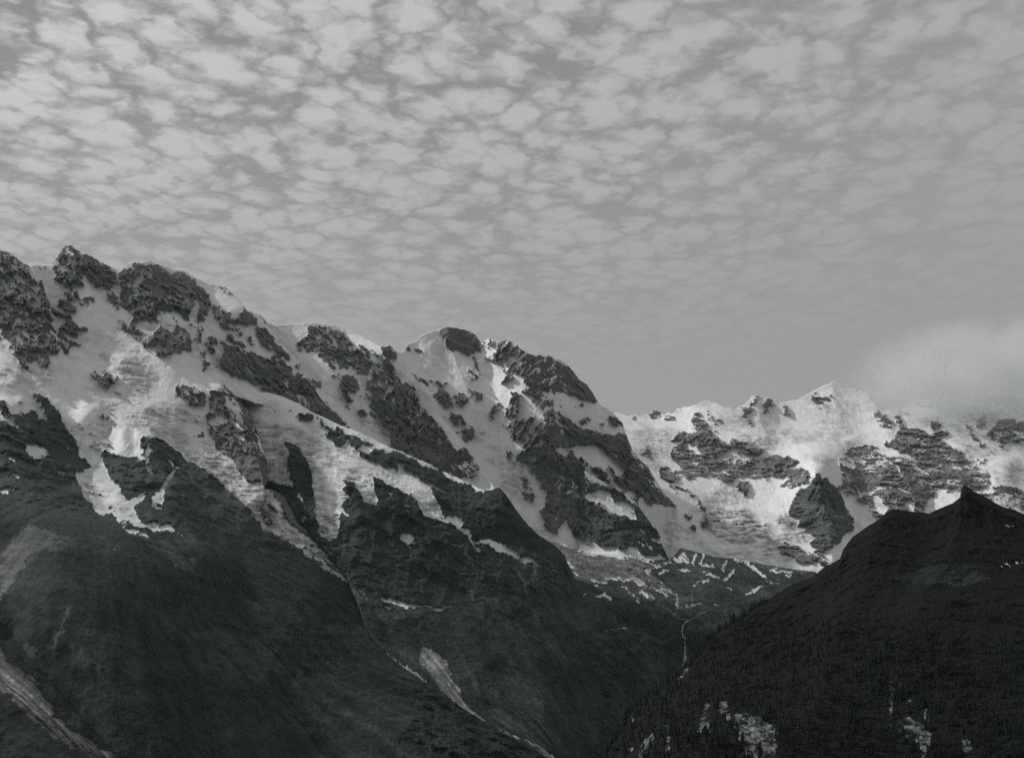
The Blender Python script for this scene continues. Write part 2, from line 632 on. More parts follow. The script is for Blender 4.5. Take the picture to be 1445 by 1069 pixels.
        i, j = np.nonzero(A)
        ea.append(idx[i + 1, j + 1]); eb.append(idx[i, j + 1]); es.append(fs[i, j]); ef.append(ff[i, j]); ez.append(fz[i, j])
        A = ~kk[:, :-1] & kk[:, 1:]
        i, j = np.nonzero(A)
        ea.append(idx[i, j + 1]); eb.append(idx[i + 1, j + 1]); es.append(fs[i, j + 1]); ef.append(ff[i, j + 1]); ez.append(fz[i, j + 1])
        ea, eb = np.concatenate(ea), np.concatenate(eb)
        verts.append(pushed.reshape(-1, 3))
        attr.append(av.reshape(-1))
        extra_q = np.stack([ea, eb, eb + base, ea + base], -1)
        extra_s, extra_f, extra_z = np.concatenate(es), np.concatenate(ef), np.concatenate(ez)
    kf = keep.reshape(-1)
    T.q = quads.reshape(-1, 4)[kf]
    T.fs, T.ff, T.fz = fs.reshape(-1)[kf], ff.reshape(-1)[kf], fz.reshape(-1)[kf]
    if len(extra_q):
        T.q = np.concatenate([T.q, extra_q])
        T.fs, T.ff, T.fz = np.concatenate([T.fs, extra_s]), np.concatenate([T.ff, extra_f]), np.concatenate([T.fz, extra_z])
    T.v = np.concatenate(verts)
    T.a = np.concatenate(attr)
    # smooth vertex normals of the whole sheet, kept on the pieces so no seam shows
    v4 = T.v[T.q]
    fn = np.cross(v4[:, 2] - v4[:, 0], v4[:, 3] - v4[:, 1])
    fn /= np.linalg.norm(fn, axis=1, keepdims=True) + 1e-12
    vn = np.zeros_like(T.v)
    for k in range(4):
        for ax in range(3):
            vn[:, ax] += np.bincount(T.q[:, k], weights=fn[:, ax], minlength=len(T.v))
    T.vn = vn / (np.linalg.norm(vn, axis=1, keepdims=True) + 1e-12)

    def at(x, y):
        """distance of the ground seen at photo pixel (x, y)"""
        i = np.clip((np.asarray(x, float) - x0) / (x1 - x0) * (n - 1), 0, n - 1)
        i = np.round(i).astype(int)
        j = np.clip((np.asarray(y, float) - top[i]) / (bot[i] - top[i]) * (m - 1), 0, m - 1)
        return D[i, np.round(j).astype(int)]
    T.at = at
    return T


def largest(T, sel):
    """of the faces chosen, those of the largest connected stretch"""
    ids = np.nonzero(sel)[0]
    if len(ids) == 0:
        return sel
    used, inv = np.unique(T.q[ids], return_inverse=True)
    inv = inv.reshape(-1, 4)
    lab = np.arange(len(used))
    while True:
        m = lab[inv].min(1)
        new = lab.copy()
        for k in range(4):
            np.minimum.at(new, inv[:, k], m)
        new = new[new]
        if (new == lab).all():
            break
        lab = new
    fl = lab[inv[:, 0]]
    best = np.bincount(fl).argmax()
    out = np.zeros(len(sel), bool)
    out[ids[fl == best]] = True
    return out


def piece(T, sel, name, mat, **props):
    """one object out of the faces chosen"""
    q = T.q[sel]
    if len(q) == 0:
        return None
    used, inv = np.unique(q.reshape(-1), return_inverse=True)
    v, nrm, a = T.v[used], T.vn[used], T.a[used]
    org = np.array([v[:, 0].mean(), v[:, 1].mean(), v[:, 2].min()])
    me = bpy.data.meshes.new(name)
    me.vertices.add(len(v))
    me.vertices.foreach_set('co', (v - org).astype(np.float32).reshape(-1))
    me.loops.add(len(q) * 4)
    me.loops.foreach_set('vertex_index', inv.astype(np.int32))
    me.polygons.add(len(q))
    me.polygons.foreach_set('loop_start', np.arange(0, len(q) * 4, 4, dtype=np.int32))
    me.update(calc_edges=True)
    me.polygons.foreach_set('use_smooth', np.ones(len(q), bool))
    at = me.attributes.new('cover', 'FLOAT', 'POINT')
    at.data.foreach_set('value', a.astype(np.float32))
    me.normals_split_custom_set_from_vertices(nrm.astype(np.float32))
    me.materials.append(mat)
    o = link(name, me, **props)
    o.location = org
    return o


# ------------------------------------------------------------------ relief and cover shared by the mountains
def rock_relief(X, Y, Z, s, amp=1.0, flute=2.2):
    r = ridged(X / (300 * s), Y / (300 * s), Z / (300 * s * flute), 3, 0.5, 21)
    q = ridged(X / (95 * s), Y / (95 * s), Z / (95 * s * flute), 4, 0.58, 27)
    f = fbm(X / (48 * s), Y / (48 * s), Z / (40 * s), 4, 0.62, 31)
    return -amp * s * (60 * r + 40 * q + 24 * f)


def snow_relief(X, Y, Z, s):
    return -s * (26 * fbm(X / (300 * s), Y / (300 * s), Z / (200 * s), 3, 0.45, 41)
                 + 6.0 * fbm(X / (60 * s), Y / (60 * s), Z / (90 * s), 4, 0.6, 44)
                 + 5.2 * ridged(X / (34 * s), Y / (60 * s), Z / (330 * s), 3, 0.55, 47))


def crevasses(X, Y, Z, s):
    w = 34 * fbm(X / 150, Y / 150, Z / 150, 2, 0.5, 61)
    return ridged((X + w) / (70 * s), Y / (90 * s), (Z + 0.7 * w) / (22 * s), 4, 0.62, 51)


def ice_relief(X, Y, Z, s):
    return -s * 30 * crevasses(X, Y, Z, s)


ALB_SNOW, ALB_ICE = 0.76, 0.46


def common_cover(X, Y, Z, px, py, snow, ice, alb, rock, seed):
    band = fbm(X / 420, Y / 420, (Z + 0.25 * X) / 55, 4, 0.55, 71 + seed)
    r = rock * (1 + 0.9 * band)
    r = np.where(alb > 0.005, alb * (1 + 0.9 * band), r)
    dirt = fbm((X + Z) / 60, Y / 80, (Z - X) / 160, 4, 0.6, 81 + seed)
    s = ALB_SNOW * (1 + 0.16 * dirt)
    cv = crevasses(X, Y, Z, 0.9)
    i = ALB_ICE * (1 + 0.9 * dirt) * np.clip(0.45 + 1.25 * cv, 0.40, 1.9)      # blue-grey ice in the cracks, snow on the ice blocks
    s = s * (1 - ice) + i * ice
    return np.clip(r * (1 - snow) + s * snow, 0.008, 0.86)

# ------------------------------------------------------------------ the great wall with its three peaks and the slope below
CREST_W = [(-220, 372), (-120, 350), (-60, 345)] + [tuple(p) for p in P(
    'A1 0,140 60,145 120,190 200,250 245,262 300,265 430,255 480,180 520,120 560,100 600,95 640,130 740,178 850,235 910,265 985,300 1040,285 1080,240 '
    '1190,235 1260,220 1300,240 A2 200,215 270,240 340,242 455,310 560,355 620,370 700,385 770,455 830,510 880,580 930,600 1000,620 1050,685 1130,710 '
    'A3 100,100 230,88 340,95 450,120 560,160 650,200 770,270 820,285 890,275 945,335 1010,335 1030,290 1050,262 '
    'A4 165,240 200,195 300,155 430,122 520,140 600,160 660,190 690,240 720,255 770,225 825,240 870,255 920,232 980,262 1030,300 1090,350 1150,360 1280,365 1380,410 '
    'A5 480,205 530,260 580,330 640,365 690,440 745,525 850,595 940,690 1000,860 1050,960 1160,1069 R 924.8,675.6 940,699 953.5,712.6 956,714')]

pw = Paint(-230, 960, 320, 1290, 1.0)
ROCKS_W = [
    # first peak and the snow basin below it
    (0.10, 'A1 -1400,0 0,100 60,120 120,160 200,230 245,262 290,320 330,370 370,430 385,500 400,580 430,640 440,740 450,800 490,830 520,760 600,740 680,790 730,800 720,825 660,812 610,800 660,860 540,850 600,900 670,915 660,935 610,935 570,1000 500,965 470,1000 410,985 405,1040 400,1115 345,1115 290,1075 255,1060 215,1035 245,1130 180,1080 130,1040 90,990 50,950 30,900 0,800 -1400,700'),
    (0.80, 'A1 130,325 200,360 250,440 335,545 300,540 220,450 140,375'),
    (0.70, 'A1 0,380 80,420 60,460 0,440'),
    (0.70, 'A1 235,535 300,590 280,605'),
    (0.70, 'A1 120,790 150,800 185,885 150,865'),
    (0.45, 'A1 190,830 320,860 300,930 230,930'),
    (0.40, 'A1 0,800 60,870 130,940 140,1030 80,990 30,930 0,900'),
    (0.95, 'A1 425,640 470,740 452,805 438,740'),
    (0.30, 'A1 455,530 520,540 570,560 632,620 635,662 600,650 540,625 480,585'),
    (0.02, 'A1 520,545 560,555 620,600 632,650 600,640 540,600'),
    (0.15, 'A1 525,465 590,480 660,485 690,560 690,600 650,600 600,560 550,520'),
    (0.28, 'A1 430,600 500,650 560,650 610,690 620,730 560,705 480,695 440,645'),
    (0.38, 'A1 700,540 740,515 790,550 780,610 720,600'),
    (0.58, 'A1 300,265 460,268 520,300 600,400 660,465 600,470 520,420 440,365 350,330'),
    (0.08, 'A1 425,240 480,160 520,100 560,80 600,75 640,110 680,150 740,165 800,185 850,220 910,250 985,290 1000,310 990,380 950,400 940,440 890,470 860,460 840,400 830,460 800,440 760,380 720,330 700,380 720,460 660,440 610,390 560,400 520,300 460,270'),
    (0.85, 'A1 525,190 545,200 585,262 560,262'),
    (0.95, 'A1 560,110 592,122 640,182 600,172 550,138'),
    (0.90, 'A1 435,250 470,190 480,210 455,262'),
    # second dome
    (0.05, 'A2 -187,250 -150,220 -108,195 0,190 80,190 180,217 270,262 340,250 400,288 455,325 520,375 560,430 578,500 580,540 480,500 465,480 440,560 400,660 355,665 330,600 285,570 220,590 150,590 105,560 70,590 0,580 -60,540 -110,480 -150,470 -187,420'),
    (0.48, 'A2 -187,420 -110,480 0,580 105,560 200,600 200,650 120,655 100,700 0,690 -60,640 -120,620 -190,520'),
    (0.42, 'A1 900,460 960,470 1010,560 1080,620 1080,665 1020,640 960,620 900,570'),
    (0.25, 'A1 1140,640 1190,660 1260,700 1230,720 1160,690'),
    (0.30, 'A1 965,700 1060,710 1150,718 1200,780 1190,845 1120,825 1060,825 1000,765'),
    (0.15, 'A1 1110,880 1180,880 1240,880 1260,980 1180,915'),
    (0.06, 'A2 45,800 110,760 170,710 200,740 250,770 290,710 350,720 410,780 430,850 410,930 330,920 290,940 220,940 140,945 80,930 50,860'),
    (0.45, 'A2 0,790 50,800 70,900 0,880'),
    (0.45, 'A2 180,590 300,580 300,640 290,700 250,690 260,620'),
    (0.04, 'A2 470,505 540,520 560,560 550,640 540,680 480,675 462,640'),
    (0.35, 'A2 400,690 540,690 540,735 480,890 460,880 470,730 440,722'),
    (0.12, 'A2 556,798 660,830 705,860 650,882 600,872 540,862'),
    (0.18, 'A2 555,880 612,900 600,962 570,945'),
    (0.30, 'A7 490,-20 560,-10 580,40 570,112 540,132 490,132'),
    (0.15, 'A7 640,90 660,120 650,140'),
    (0.08, 'A2 598,530 640,535 700,575 800,640 820,700 852,785 835,800 760,742 690,712 650,692 620,620'),
    (0.18, 'A2 618,355 700,370 780,460 760,470 690,430 620,390'),
    (0.15, 'A2 835,500 885,575 880,600 845,550'),
    (0.06, 'A2 830,600 880,580 920,590 965,620 990,690 920,712 870,700 830,712 800,660'),
    (0.18, 'A2 990,690 1030,715 1080,790 1140,860 1200,920 1240,990 1260,1080 1160,1069 1100,980 1112,920 1060,870 1010,850 965,770'),
    (0.25, 'A2 1000,620 1050,670 1052,690 1000,650'),
    (0.20, 'A2 725,775 800,790 870,850 885,882 800,862 720,832'),
    (0.10, 'A2 888,788 930,800 942,852 900,832'),
    (0.05, 'A2 700,860 760,870 860,905 960,940 1060,990 1150,1010 1240,1050 A3 60,480 130,545 230,590 270,670 330,740 400,820 470,890 530,950 610,1015 500,1090 0,1090 0,715 A7 1250,380 1130,330 1060,310 980,260 900,200 830,200 760,200 740,150 690,120 660,40'),
    (0.65, 'A7 740,90 850,120 880,185 830,190 790,150'),
    (0.75, 'A7 840,30 920,90 1000,240 940,200 870,110'),
    # rib below the second dome
    (0.12, 'A7 305,225 340,245 420,290 500,310 530,320 525,400 500,440 460,420 400,400 360,395 320,350 290,330'),
    (0.06, 'A7 545,322 600,297 660,302 690,265 725,275 765,325 825,385 885,445 935,515 955,590 945,640 985,690 1015,780 1045,880 1045,960 1060,1069 1000,1100 880,1050 830,980 770,930 740,870 700,840 600,770 580,700 560,640 550,560 545,480 560,440 545,400'),
    (0.36, 'A7 560,460 700,420 830,440 830,560 700,600 560,580'),
    (0.98, 'A7 545,472 600,420 660,330 680,335 625,432 562,485'),
    (0.80, 'A7 690,330 740,365 762,405 722,385'),
    (0.80, 'A7 745,770 800,820 865,822 850,855 800,840'),
    (0.08, 'A7 440,520 515,510 510,560 470,572'),
    (0.08, 'A7 438,662 520,640 525,692 460,682'),
    (0.10, 'A7 490,608 532,620 520,652'),
    (0.06, 'A7 570,680 650,690 655,740 600,740'),
    (0.30, 'A7 400,470 450,480 440,500'),
    (0.25, 'A6 725,180 790,190 860,200 930,190 980,250 940,310 1030,380 1030,410 950,380 900,340 850,320 790,280 730,230'),
    (0.30, 'A6 820,560 900,500 930,560 870,610'),
    (0.30, 'A6 1255,505 1300,500 1290,530'),
    # third mountain: second snow dome and the long rib
    (0.08, 'A3 232,100 300,98 360,112 420,132 500,165 550,220 580,260 570,320 640,270 660,300 650,360 680,430 700,480 690,530 620,500 580,480 470,470 400,470 350,420 300,360 230,320 110,325 110,290 150,220 200,190 190,150'),
    (0.52, 'A3 300,110 420,150 480,220 440,290 380,240 300,200'),
    (0.42, 'A3 660,280 820,360 830,430 740,480 690,470 650,360'),
    (0.05, 'A3 815,285 890,270 938,342 942,402 880,372 880,412 920,460 980,530 1000,580 1060,610 1110,690 1170,790 1240,880 1310,950 1360,1020 B1 213,130 255,205 320,180 370,240 430,310 460,350 440,400 400,450 350,440 250,460 0,400 A3 1000,1200 890,1100 890,1000 820,900 690,860 610,825 640,805 740,830 720,770 760,690 700,640 690,570 740,530 720,500 770,470 830,440 840,390'),
    (0.58, 'A3 740,560 880,590 905,642 800,622'),
    (0.55, 'A3 815,780 900,860 965,982 920,962 860,872'),
    (0.42, 'A3 1155,830 1230,880 1310,960 1370,1040 1260,985 1180,885'),
    (0.60, 'A3 985,690 1035,695 1020,712'),
    (0.08, 'A3 470,560 520,540 620,560 630,640 570,660 560,740 490,700 470,620'),
    (0.52, 'A3 560,640 690,640 720,740 600,742 540,785 480,740'),
    (0.22, 'A3 460,720 540,780 580,812 560,818 490,762'),
    (0.10, 'A3 230,550 290,560 322,602 300,632 250,612'),
    (0.32, 'A3 60,430 160,450 152,482 90,472'),
    (0.36, 'A3 40,480 220,530 232,582 130,542'),
    (0.28, 'A3 398,518 462,535 440,548'),
    # fourth peak
    (0.04, 'A4 345,150 430,100 520,120 600,145 660,175 695,240 705,300 700,360 640,370 560,350 450,345 430,300 400,260 380,200'),
    (0.18, 'A4 72,298 110,298 212,320 202,346 140,332 75,342'),
    (0.18, 'A4 110,498 170,530 240,558 330,572 380,598 430,600 432,642 385,642 372,662 440,680 470,760 420,802 370,772 330,722 280,702 280,680 340,675 368,642 340,604 250,594 160,554'),
    (0.20, 'A4 480,680 560,680 632,740 600,777 550,812 500,762'),
    (0.10, 'A4 580,640 640,650 700,680 742,720 757,768 690,742 630,692'),
    (0.12, 'A4 583,500 640,500 640,572 600,562'),
    (0.18, 'A4 650,500 702,500 697,562 660,572'),
    (0.28, 'A4 630,380 667,380 682,440 692,500 660,492'),
    (0.24, 'A4 440,828 500,850 560,858 582,922 520,924 460,892'),
    (0.10, 'A4 510,988 560,1000 642,980 640,1032 600,1100 560,1050'),
    (0.18, 'A4 738,378 792,380 792,424'),
    (0.35, 'A4 700,258 770,220 830,235 852,280 800,292 740,302'),
    (0.06, 'A5 0,0 60,20 130,90 200,120 290,130 380,160 480,195 535,250 590,320 650,360 700,430 750,525 640,502 560,472 500,472 440,442 380,452 340,402 300,442 340,532 362,565 300,502 250,452 200,382 130,362 120,300 110,220 80,130 0,60'),
    (0.50, 'A5 310,310 380,330 370,350 320,340'),
    (0.45, 'A5 420,350 500,390 510,430 440,400'),
    (0.18, 'A4 815,310 850,262 920,225 980,260 1025,300 1055,340 1040,400 1062,452 1010,402 940,342 920,402 880,432 820,432 808,372'),
    (0.30, 'A4 878,500 930,440 1000,420 1062,460 1072,562 1000,542 940,592 890,612 868,562'),
    (0.34, 'A4 900,720 950,668 1062,690 1052,780 1000,862 950,882 890,892 868,872 900,790'),
    (0.30, 'A4 768,850 830,758 872,790 852,860 790,907'),
    (0.44, 'A4 880,940 960,900 1060,870 1180,860 1252,880 1252,1000 B1 1015,50 1000,105 930,165 860,212 800,202 750,132 700,82 650,30 A4 890,980'),
    (0.20, 'B1 680,220 720,198 752,262 742,334 690,292'),
    (0.12, 'B1 800,450 850,470 932,560 942,622 900,622 870,582 830,642 808,562'),
    # dark lower face of the fourth peak
    (0.03, 'A5 290,590 340,570 430,600 520,660 570,730 700,765 760,800 870,800 930,780 985,830 1035,915 960,935 880,920 820,930 760,890 640,870 590,880 B2 160,80 190,125 260,240 280,290 330,350 400,390 480,400 600,450 660,520 710,540 760,620 830,710 880,760 910,840 940,920 990,1000 850,990 720,950 710,915 640,905 580,920 520,890 460,890 320,850 250,820 180,800 130,700 100,670 70,700 20,780 B1 1090,895 1000,850 990,760 970,700 1000,660 980,600 1040,560 1000,500 940,440 880,390 830,330 770,290 760,210 860,210 1000,110 1010,50 1000,-50'),
    (0.16, 'B2 470,100 540,130 640,90 725,160 805,260 875,335 850,385 965,470 1045,565 900,540 820,540 740,500 690,450 640,400 600,330 590,260 540,170'),
    (0.90, 'B2 40,80 150,80 160,130 110,140 60,130'),
    (0.96, 'B2 270,50 330,50 440,90 480,140 540,170 590,260 590,330 530,290 470,230 430,180 350,130'),
    (0.88, 'B2 190,125 250,160 330,220 400,260 480,330 560,400 640,420 700,480 740,510 720,535 660,520 600,450 540,420 480,400 420,390 400,390 330,350 280,290 260,240'),
    (0.26, 'B2 350,220 440,270 530,345 480,350 400,270'),
    (0.15, 'B2 430,200 530,290 600,330 640,400 600,402 520,322 440,232'),
    (1.00, 'B2 280,460 420,425 480,440 540,490 600,510 650,530 690,640 680,670 600,630 560,610 500,600 430,580 380,540 300,510'),
    (0.60, 'B2 460,640 500,640 490,662 465,660'),
    # scattered rocks on the right snow shoulder
    (0.14, 'A5 590,668 640,658 682,710 620,717'), (0.18, 'A5 738,700 790,688 782,717'), (0.08, 'A5 828,648 900,660 945,722 880,722 830,692'),
    (0.18, 'A5 580,528 612,540 602,592 570,572'), (0.2, 'A5 528,538 562,548 550,562'), (0.2, 'A5 640,568 682,618 640,642 668,608'),
    (0.28, 'A5 408,528 442,540 420,562'), (0.08, 'A5 718,758 762,770 752,812 718,802'),
    (0.28, 'A5 130,370 200,380 250,450 355,565 280,562 170,482 110,432'),
    (0.28, 'A5 280,560 330,580 430,600 545,692 460,672 400,642 300,602'),
]
for v, s in ROCKS_W:
    pw.poly(s, v)
for s, w in (('A5 120,480 270,590', 3.0), ('A5 330,630 420,705', 1.6), ('A5 450,700 570,805', 1.6), ('A1 480,850 500,970', 1.2),
             ('A7 700,690 780,680 930,652', 1.3), ('A7 860,965 920,950 1020,952', 1.6), ('B1 1070,180 1130,320 1135,400 1125,520', 1.4),
             ('B1 1145,250 1135,400', 1.2), ('B1 1240,425 1225,500', 1.5), ('B1 1150,555 1200,540 1260,515', 2.0), ('B1 1200,550 1225,500', 1.6),
             ('A2 400,682 540,686', 1.6), ('A2 470,500 455,900', 2.2), ('A2 470,480 440,560 405,655', 2.2), ('A7 540,310 535,500 545,650', 4.0),
             ('A2 780,690 830,760', 2.0), ('A3 1095,1000 1105,1040 1085,1070', 1.8), ('A1 1000,310 985,420', 3.0)):
    pw.stroke(s, w, 0.95)
# foot of the fourth peak where avalanche snow lies
pw.poly('B2 0,780 50,760 80,680 110,665 140,720 180,800 215,815 260,820 320,855 400,880 460,890 500,885 560,915 640,905 710,912 720,950 840,985 960,1060 700,1069 0,1069', 0.97)
# dark slope below, then the ice lying on it
LD = ('A6 -1300,430 0,430 70,470 110,555 190,560 260,530 330,590 385,615 365,520 300,430 290,385 380,440 460,490 510,550 540,620 560,690 640,820 730,960 '
      '860,990 880,860 950,890 1160,940 1210,920 1170,850 1190,730 1260,760 1340,770 1425,820 A7 100,700 190,740 330,840 430,910 580,980 660,1069 '
      'B8 400,230 470,300 540,370 590,450 640,510 740,580 900,650 1060,800 1200,890 1400,1000 R 560,900 1000,1069 1000,1400 -300,1400')
pw.poly(LD, 0.0, zone=4)
pw.poly('B8 430,10 480,100 560,190 640,180 700,250 760,320 830,400 860,490 930,540 1000,590 1060,640 1130,720 1230,840 1425,985 1425,0 700,0', 0.0)
TONGUE_A = ('A6 700,640 730,960 860,990 890,1069 B7 740,60 745,100 790,150 850,210 870,260 900,310 940,330 1030,285 1035,300 990,360 960,390 980,450 1050,495 1110,485 '
            '1150,530 1240,505 1262,572 1180,558 1090,548 1000,522 930,502 850,492 820,450 800,420 740,437 680,402 650,332 600,312 580,240 555,180 560,120 640,110 640,60')
pw.poly('A6 560,690 640,640 800,640 940,640 920,780 880,860 870,920 860,990 890,1069 B7 740,60 640,60 A6 750,990 700,880 640,820', 0.9)
pw.poly(TONGUE_A, 0.95, ice=0.4)
pw.poly('B7 590,215 680,222 745,322 650,302', 0.86, ice=1.0)
pw.poly('B7 760,372 860,362 930,402 850,422', 0.86, ice=1.0)
pw.poly('B7 860,500 1000,545 1100,590 1010,585 900,565', 0.36)
pw.poly('B7 1068,290 1130,268 1168,190 1218,118 1255,95 1232,150 1192,230 1167,310 1152,405 1110,402 1080,352', 0.92)
for s, w in (('A6 1240,820 1212,900 1238,990 1275,1060', 3.0), ('A6 1170,850 1205,930', 3.0), ('B7 1040,20 1070,90 1095,150', 2.6), ('B7 1220,40 1245,100 1300,95', 2.4),
             ('B7 895,165 955,162', 2.2), ('B7 430,135 490,142', 1.8), ('B7 975,65 1010,45', 1.6), ('B7 1290,595 1368,605', 1.8), ('B7 65,35 100,65', 1.5),
             ('B7 105,150 128,172', 1.5), ('B7 5,265 80,262', 2.4), ('B7 20,290 50,240', 2.2), ('A6 280,710 300,725', 2.0), ('A6 415,710 450,712', 1.6),
             ('A6 560,835 610,855', 2.0), ('A6 80,930 120,965', 1.6), ('A6 1140,965 1160,950', 1.6), ('B7 815,685 860,692', 1.2)):
    pw.stroke(s, w, 0.9)
pw.poly('A6 233,768 310,808 402,850 400,900 330,922 290,932 240,872', 0.9)
pw.poly('A6 -400,470 0,470 60,480 100,540 120,620 172,678 80,712 55,627 10,622 0,600 -400,600', 0.86)
pw.poly('A6 105,470 170,445 255,468 232,532 190,562 128,542', 0.9)
pw.poly('A6 265,515 350,555 388,618 338,575', 0.6)
LONG_TONGUE = ('A7 0,640 100,690 190,735 330,835 430,905 580,975 660,1069 B8 400,230 470,300 540,370 590,450 640,510 740,580 900,650 1060,800 1200,890 1400,1000 1425,980 '
               '1300,900 1230,840 1160,770 1130,720 1060,640 1000,590 930,540 860,490 830,400 760,320 700,250 640,180 560,190 480,100 430,10 A7 740,870 700,840 600,770 400,700 200,640')
pw.poly(LONG_TONGUE, 0.95, ice=0.85)
pw.poly('B8 560,330 700,330 800,440 740,500 620,470', 0.9, ice=1.0)
pw.poly('B8 900,640 1060,640 1130,720 1230,850 1200,890 1060,800', 0.72, ice=1.0)
# rough ice in the hanging glaciers of the basin
for s in ('A6 820,50 1000,60 1200,140 1330,200 1300,300 1240,430 1160,470 1100,400 1040,280 960,200 860,120', 'A6 540,560 700,640 730,960 640,830 560,720',
          'A6 760,650 940,640 920,800 880,870 820,920 780,800', 'A6 1020,560 1425,480 1425,820 1260,760 1190,730 1050,660', 'A7 0,480 200,560 420,690 600,770 700,840 500,830 300,800 150,720 0,650',
          'B1 560,300 700,340 820,440 820,620 700,600 620,420'):
    pw.poly(s, ice=0.6)
# tone of the dark slope: turf, worn ground, scree
pw.poly('C5 -1200,-100 -600,40 0,280 90,380 180,460 300,620 400,760 560,890 700,980 870,1069 1100,1200 900,1300 700,1069 500,970 350,870 200,760 80,660 0,590 -600,300 -1200,200', alb=0.12, feat=31)
pw.poly('C5 0,470 120,560 260,660 420,800 560,905 760,1010 860,1069 780,1069 560,960 380,830 220,720 60,590 0,540', alb=0.22, feat=31)
pw.poly('B7 0,760 100,600 230,500 330,560 240,700 130,850 40,1000 0,1069 -300,1069 -300,800', alb=0.085)
pw.poly('B7 230,500 400,560 560,640 420,700 300,720 200,800', alb=0.075)
pw.poly('B7 900,560 1100,600 1300,690 1425,800 1425,900 1250,760 1050,660', alb=0.075)
pw.stroke('C5 520,-10 430,150 330,270 240,370', 5, alb=0.065)
pw.poly('C5 200,240 260,260 330,480 500,700 620,840 500,800 380,700 250,520 170,400', alb=0.055)
# feature ids on this sheet: 11.. ice and snow that can be told apart, zones 1-3 the peaks, 4 the slope
pw.grown(TONGUE_A, 5, feat=11)
pw.poly('A6 640,640 940,640 920,780 880,860 860,990 890,1069 B7 740,60 640,60 A6 750,990 700,880 640,820 560,700', feat=11)
pw.grown(LONG_TONGUE, 5, feat=12)
pw.grown('B7 1068,290 1130,268 1168,190 1218,118 1255,95 1232,150 1192,230 1167,310 1152,405 1110,402 1080,352', 4, feat=13)
pw.grown('A6 233,768 310,808 402,850 400,900 330,922 290,932 240,872', 5, feat=14)
pw.grown('B2 280,460 420,425 480,440 540,490 600,510 650,530 690,640 680,670 600,630 560,610 500,600 430,580 380,540 300,510', 5, feat=15)
pw.grown('B2 270,50 330,50 440,90 480,140 540,170 590,260 590,330 530,290 470,230 430,180 350,130', 3, feat=16)
pw.grown('A2 560,360 640,400 780,470 840,560 800,620 700,570 600,530', 3, feat=17)
zone_b = P('R 375,440 380,462 395,480 415,510 440,545 470,580 500,612 540,700')
zone_c = P('R 563,480 565,497 580,530 600,560 640,615 680,665 700,700 705,820')

CTRL_W = [(-200, 372, 6000), (0, 354, 6300), (100, 346, 6600), (210, 368, 6850), (300, 402, 7050), (348, 437, 7150), (400, 459, 7650), (440, 456, 7800),
          (500, 470, 7850), (560, 496, 7900), (632, 461, 8250), (680, 483, 8250), (715, 479, 8100), (775, 501, 8250), (845, 568, 8350), (888, 625, 8350),
          (915, 660, 8250), (953, 713, 8150), (-200, 560, 5200), (0, 540, 5400), (100, 480, 6000), (150, 480, 6050), (230, 480, 6250), (300, 500, 6400),
          (330, 540, 6450), (150, 600, 5450), (60, 600, 5200), (220, 600, 5600), (300, 620, 5800), (340, 600, 6050), (370, 680, 5700), (-200, 700, 4400),
          (0, 700, 4500), (100, 700, 4700), (200, 700, 4900), (300, 720, 5100), (400, 740, 5300), (0, 800, 3900), (150, 800, 4000), (300, 850, 4350),
          (450, 820, 4900), (520, 900, 4700), (0, 940, 3150), (150, 950, 3350), (300, 950, 3800), (450, 950, 4250), (600, 962, 4450), (780, 1069, 4300),
          (500, 1069, 3800), (300, 1069, 3300), (160, 1069, 2900), (0, 1069, 2750), (-200, 1069, 2500), (0, 1200, 2450), (400, 1200, 3200), (800, 1200, 3900),
          (450, 560, 7050), (500, 560, 7350), (500, 620, 7050), (600, 600, 7550), (600, 660, 7300), (680, 600, 7750), (690, 700, 7400), (760, 640, 7800),
          (760, 720, 7450), (820, 700, 7650), (820, 770, 7350), (900, 700, 7900), (650, 540, 7950), (770, 590, 7800), (800, 800, 7150), (700, 800, 7100),
          (-200, 940, 2950), (-200, 1200, 2300)]
tps_w = tps(CTRL_W)
RIBS_W = [('R 345,435 375,462 395,480 415,510 440,545 470,580 500,610', 230, 48, 6), ('R 548,492 580,530 600,560 640,615 680,665 700,690', 230, 50, 6),
          ('R 733,492 740,540 748,565 771,592 768,625 740,650', 110, 44, 60), ('R 313,545 335,572 352,610 366,655 374,690', 260, 42, 8),
          ('R 45,376 62,420 72,465 85,495', 110, 60, 8), ('R 632,462 640,500 655,540 668,575', 60, 30, 20), ('R 200,372 225,440 240,500', 110, 55, 60),
          ('R 430,458 470,520 500,560', 90, 40, 40), ('R 790,640 815,690 830,740', 90, 45, 35), ('R 862,600 880,650 925,700', 90, 40, 14),
          ('R 98,348 118,400 130,430', 80, 25, 30), ('R 0,600 30,680 90,790 150,900', 90, 60, 70), ('R 210,620 240,690 290,780', 130, 40, 50)]
GUL_W = [('R 130,620 127,680 150,715', 80, 26, 26), ('R 20,900 100,990 170,1069 230,1130', 170, 40, 40), ('R 480,480 520,570 560,640', 60, 22, 22), ('R 690,520 705,600 712,660', 90, 26, 26),
         ('R 160,420 170,470 200,520', 60, 40, 40), ('R 290,420 300,480 305,530', 60, 14, 14)]
